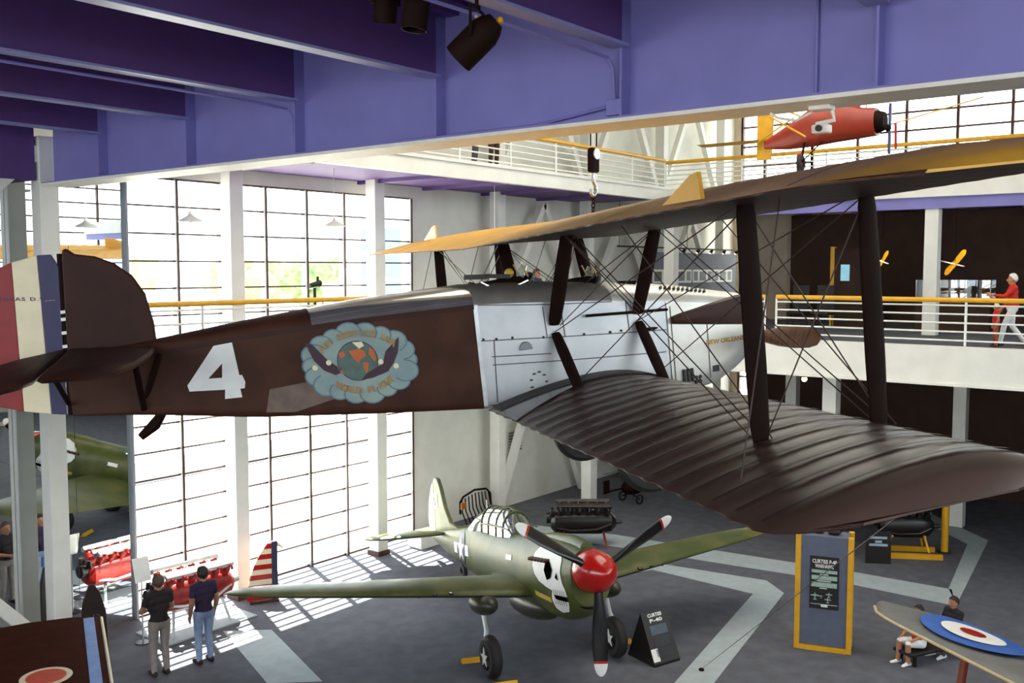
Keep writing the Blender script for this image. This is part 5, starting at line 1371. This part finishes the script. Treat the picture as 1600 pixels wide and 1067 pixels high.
def model_plane(label, loc, ang, s_):
    t = thing('model_plane', label, 'model plane', loc)
    ca, sa = math.cos(ang), math.sin(ang)
    MB().tube([(0, .55 * s_, .06), (0, -.3 * s_, -.12)], .025, 8).build('fuselage_stick', M_deckgrey, t)
    for sg in (1, -1):
        MB().prism([(0, -.12), (.06, -.17), (.42, -.16), (.52, -.06), (.5, .08), (.4, .16), (.05, .14), (0, .1)], lambda u, v, q: (v * s_ * .4, -(sg * u * ca - v * sa * .6) * s_, (sg * u * sa + v * ca * .6) * s_ + q), -.012, .012).build('wing_panel', mat('model_yellow', '#e0a00f', .4, emit=.0), t, bevel=.008)
    MB().tube([(0, 0, 0), (0, 0, 9.1 - loc[2])], .006, 5).build('suspension_cable', M_strut, t)
model_plane('yellow model plane hanging above the display case on the balcony', (29.8, 7.38, 7.42), R(52), .85)
model_plane('yellow model plane hanging behind the front near strut', (29.8, 9.42, 7.5), R(60), .6)
dcse = thing('display_case', 'glass display case on a brown counter on the far balcony', 'display case', (30.0, 7.4, F2))
MB().box((-.35, -1.0, 0), (.35, 1.0, .84)).build('counter', M_brownwall, dcse); MB().box((-.4, -2.2, .84), (.4, 2.2, .91)).build('counter_top', mat('counter_ochre', '#7a4d16', .5), dcse)
for y in (-2.1, 2.1): MB().box((-.3, y - .05, 0), (.3, y + .05, .84)).build('leg', M_brownwall, dcse)
MB().box((-.32, -1.0, .91), (.32, 1.0, 1.45)).build('glass_box', glass_mat('case_glass', (.85, .9, .95), .6), dcse)
for y in (-1, -.33, .33, 1): MB().tube([(-.32, y, .91), (-.32, y, 1.45)], .012, 6).build('case_frame', M_deckgrey, dcse)
for i, (y, hh) in enumerate(((.5, .24), (.1, .3), (-.35, .36), (-.7, .28))):
    MB().lathe([(.05, 0), (.09, hh * .9), (.06, hh)], (0, y, .915), (0, 0, 1), 14).build('exhibit_item', M_wht if i in (1, 2) else mat('exhibit_brown', '#7a4a20', .5), dcse, smooth=True)
ips = thing('info_screen', 'dark display stand with two lit blue screens and a yellow edge post', 'display stand', (30.0, 10.5, F2))
MB().box((-.06, -.75, 0), (.06, .42, 2.4)).build('panel', M_brownwall, ips); MB().box((-.1, .42, 0), (.1, .54, 2.45)).build('edge_post', M_yellow, ips)
MB().box((-.075, -.05, 1.4), (-.06, .22, 1.9)).build('screen', mat('screen_blue', '#7fb4c4', .4, emit=.6), ips); MB().box((-.075, -.5, 1.4), (-.06, -.42, 1.9)).build('screen', mat('screen_blue', '#7fb4c4', .4), ips)
for i, (y, l) in enumerate(((12.1, 'dark padded chair back left of the balcony railing gap'), (11.3, 'dark padded chair right of the balcony railing gap'))):
    ch = thing('padded_chair', l, 'chair', (28.5, y * .95, F2), R(180))
    MB().box((-.25, -.27, .40), (.25, .27, .48)).build('seat', M_black, ch, bevel=.03); MB().box((-.28, -.27, .5), (-.22, .27, 1.28)).build('backrest', M_black, ch, bevel=.03)
    for x in (-.22, .22):
        for yy_ in (-.22, .22): MB().tube([(x, yy_, 0), (x, yy_, .42)], .018, 6).build('leg', M_black, ch)
# lamp and yellow aeroplane under the deck
ul = thing('under_deck_lamp', 'small glowing lamp under the far balcony near the propeller', 'lamp', (24.5, 9.66, 4.37))
MB().ell((0, 0, 0), .07, .07, .07).build('bulb', mat('under_deck_glow', '#ffd9a0', .5, emit=8), ul, smooth=True)
MB().lathe([(.05, .04), (.16, .12), (.1, .22)], n=16, cap=False).build('shade', M_strut, ul, smooth=True); MB().tube([(0, 0, .2), (0, 0, .70)], .012, 6).build('stem', M_strut, ul)
yt = thing('yellow_trainer', 'yellow high-wing aeroplane parked in the dark under the balcony', 'aeroplane', (27.3, 10.2, 0))
MB().loft([[(x * 1.0, y, 2.98 - .28 * max(0, -(y)) * .55 + z) for x, z in ((-.75, 0), (-.5, .08), (.1, .13), (.75, .02), (0, -.04))] for y in (2.2, 0, -1.7)]).build('wing', mat('trainer_yellow', '#d8a01c', .45, var=.08), yt, smooth=True)
MB().lathe([(.24, 0), (.24, .012)], (-.35, 0, 3.085), (-.1, 0, 1), 20).build('insignia', M_insig, yt)
MB().loft([[(x, w_ * math.cos(a), 1.6 + h_ * math.sin(a)) for a in [2 * math.pi * k / 14 for k in range(14)]] for x, w_, h_ in ((-1.6, .2, .25), (-.9, .42, .5), (.6, .45, .6), (2.2, .25, .35), (4.0, .08, .12))]).build('fuselage', M_strut, yt, smooth=True)
for sg in (1, -1):
    MB().tube([(0, sg * .35, 2.1), (0, sg * .4, 2.95)], .03, 8).build('wing_strut', M_strut, yt); MB().tube([(-.6, sg * .3, 1.2), (-.6, sg * .8, .32)], .04, 8).build('gear_leg', M_strut, yt)
    MB().tube([(-.6 + .2 * math.cos(a), sg * .85, .29 + .2 * math.sin(a)) for a in [2 * math.pi * k / 18 for k in range(18)]], .09, 8, closed=True).build('wheel', M_tyre, yt, smooth=True)
MB().tube([(3.8, 0, 1.5), (3.9, 0, .05)], .03, 8).build('tail_skid', M_strut, yt)

# real lamps over the two yellow models
for (x, y, z) in ((28.6, 7.5, 8.7), (28.6, 9.6, 8.7)):
    ld_ = bpy.data.lights.new('display_spot', 'SPOT'); ld_.energy = 120; ld_.spot_size = R(32); ld_.color = (1, .85, .6); ld_.shadow_soft_size = .05
    lo_ = bpy.data.objects.new('display_spot', ld_); COL.objects.link(lo_); lo_.location = (x, y, z); lo_.rotation_euler = Vector((1.2, -.15, -1.25)).to_track_quat('-Z', 'Y').to_euler()
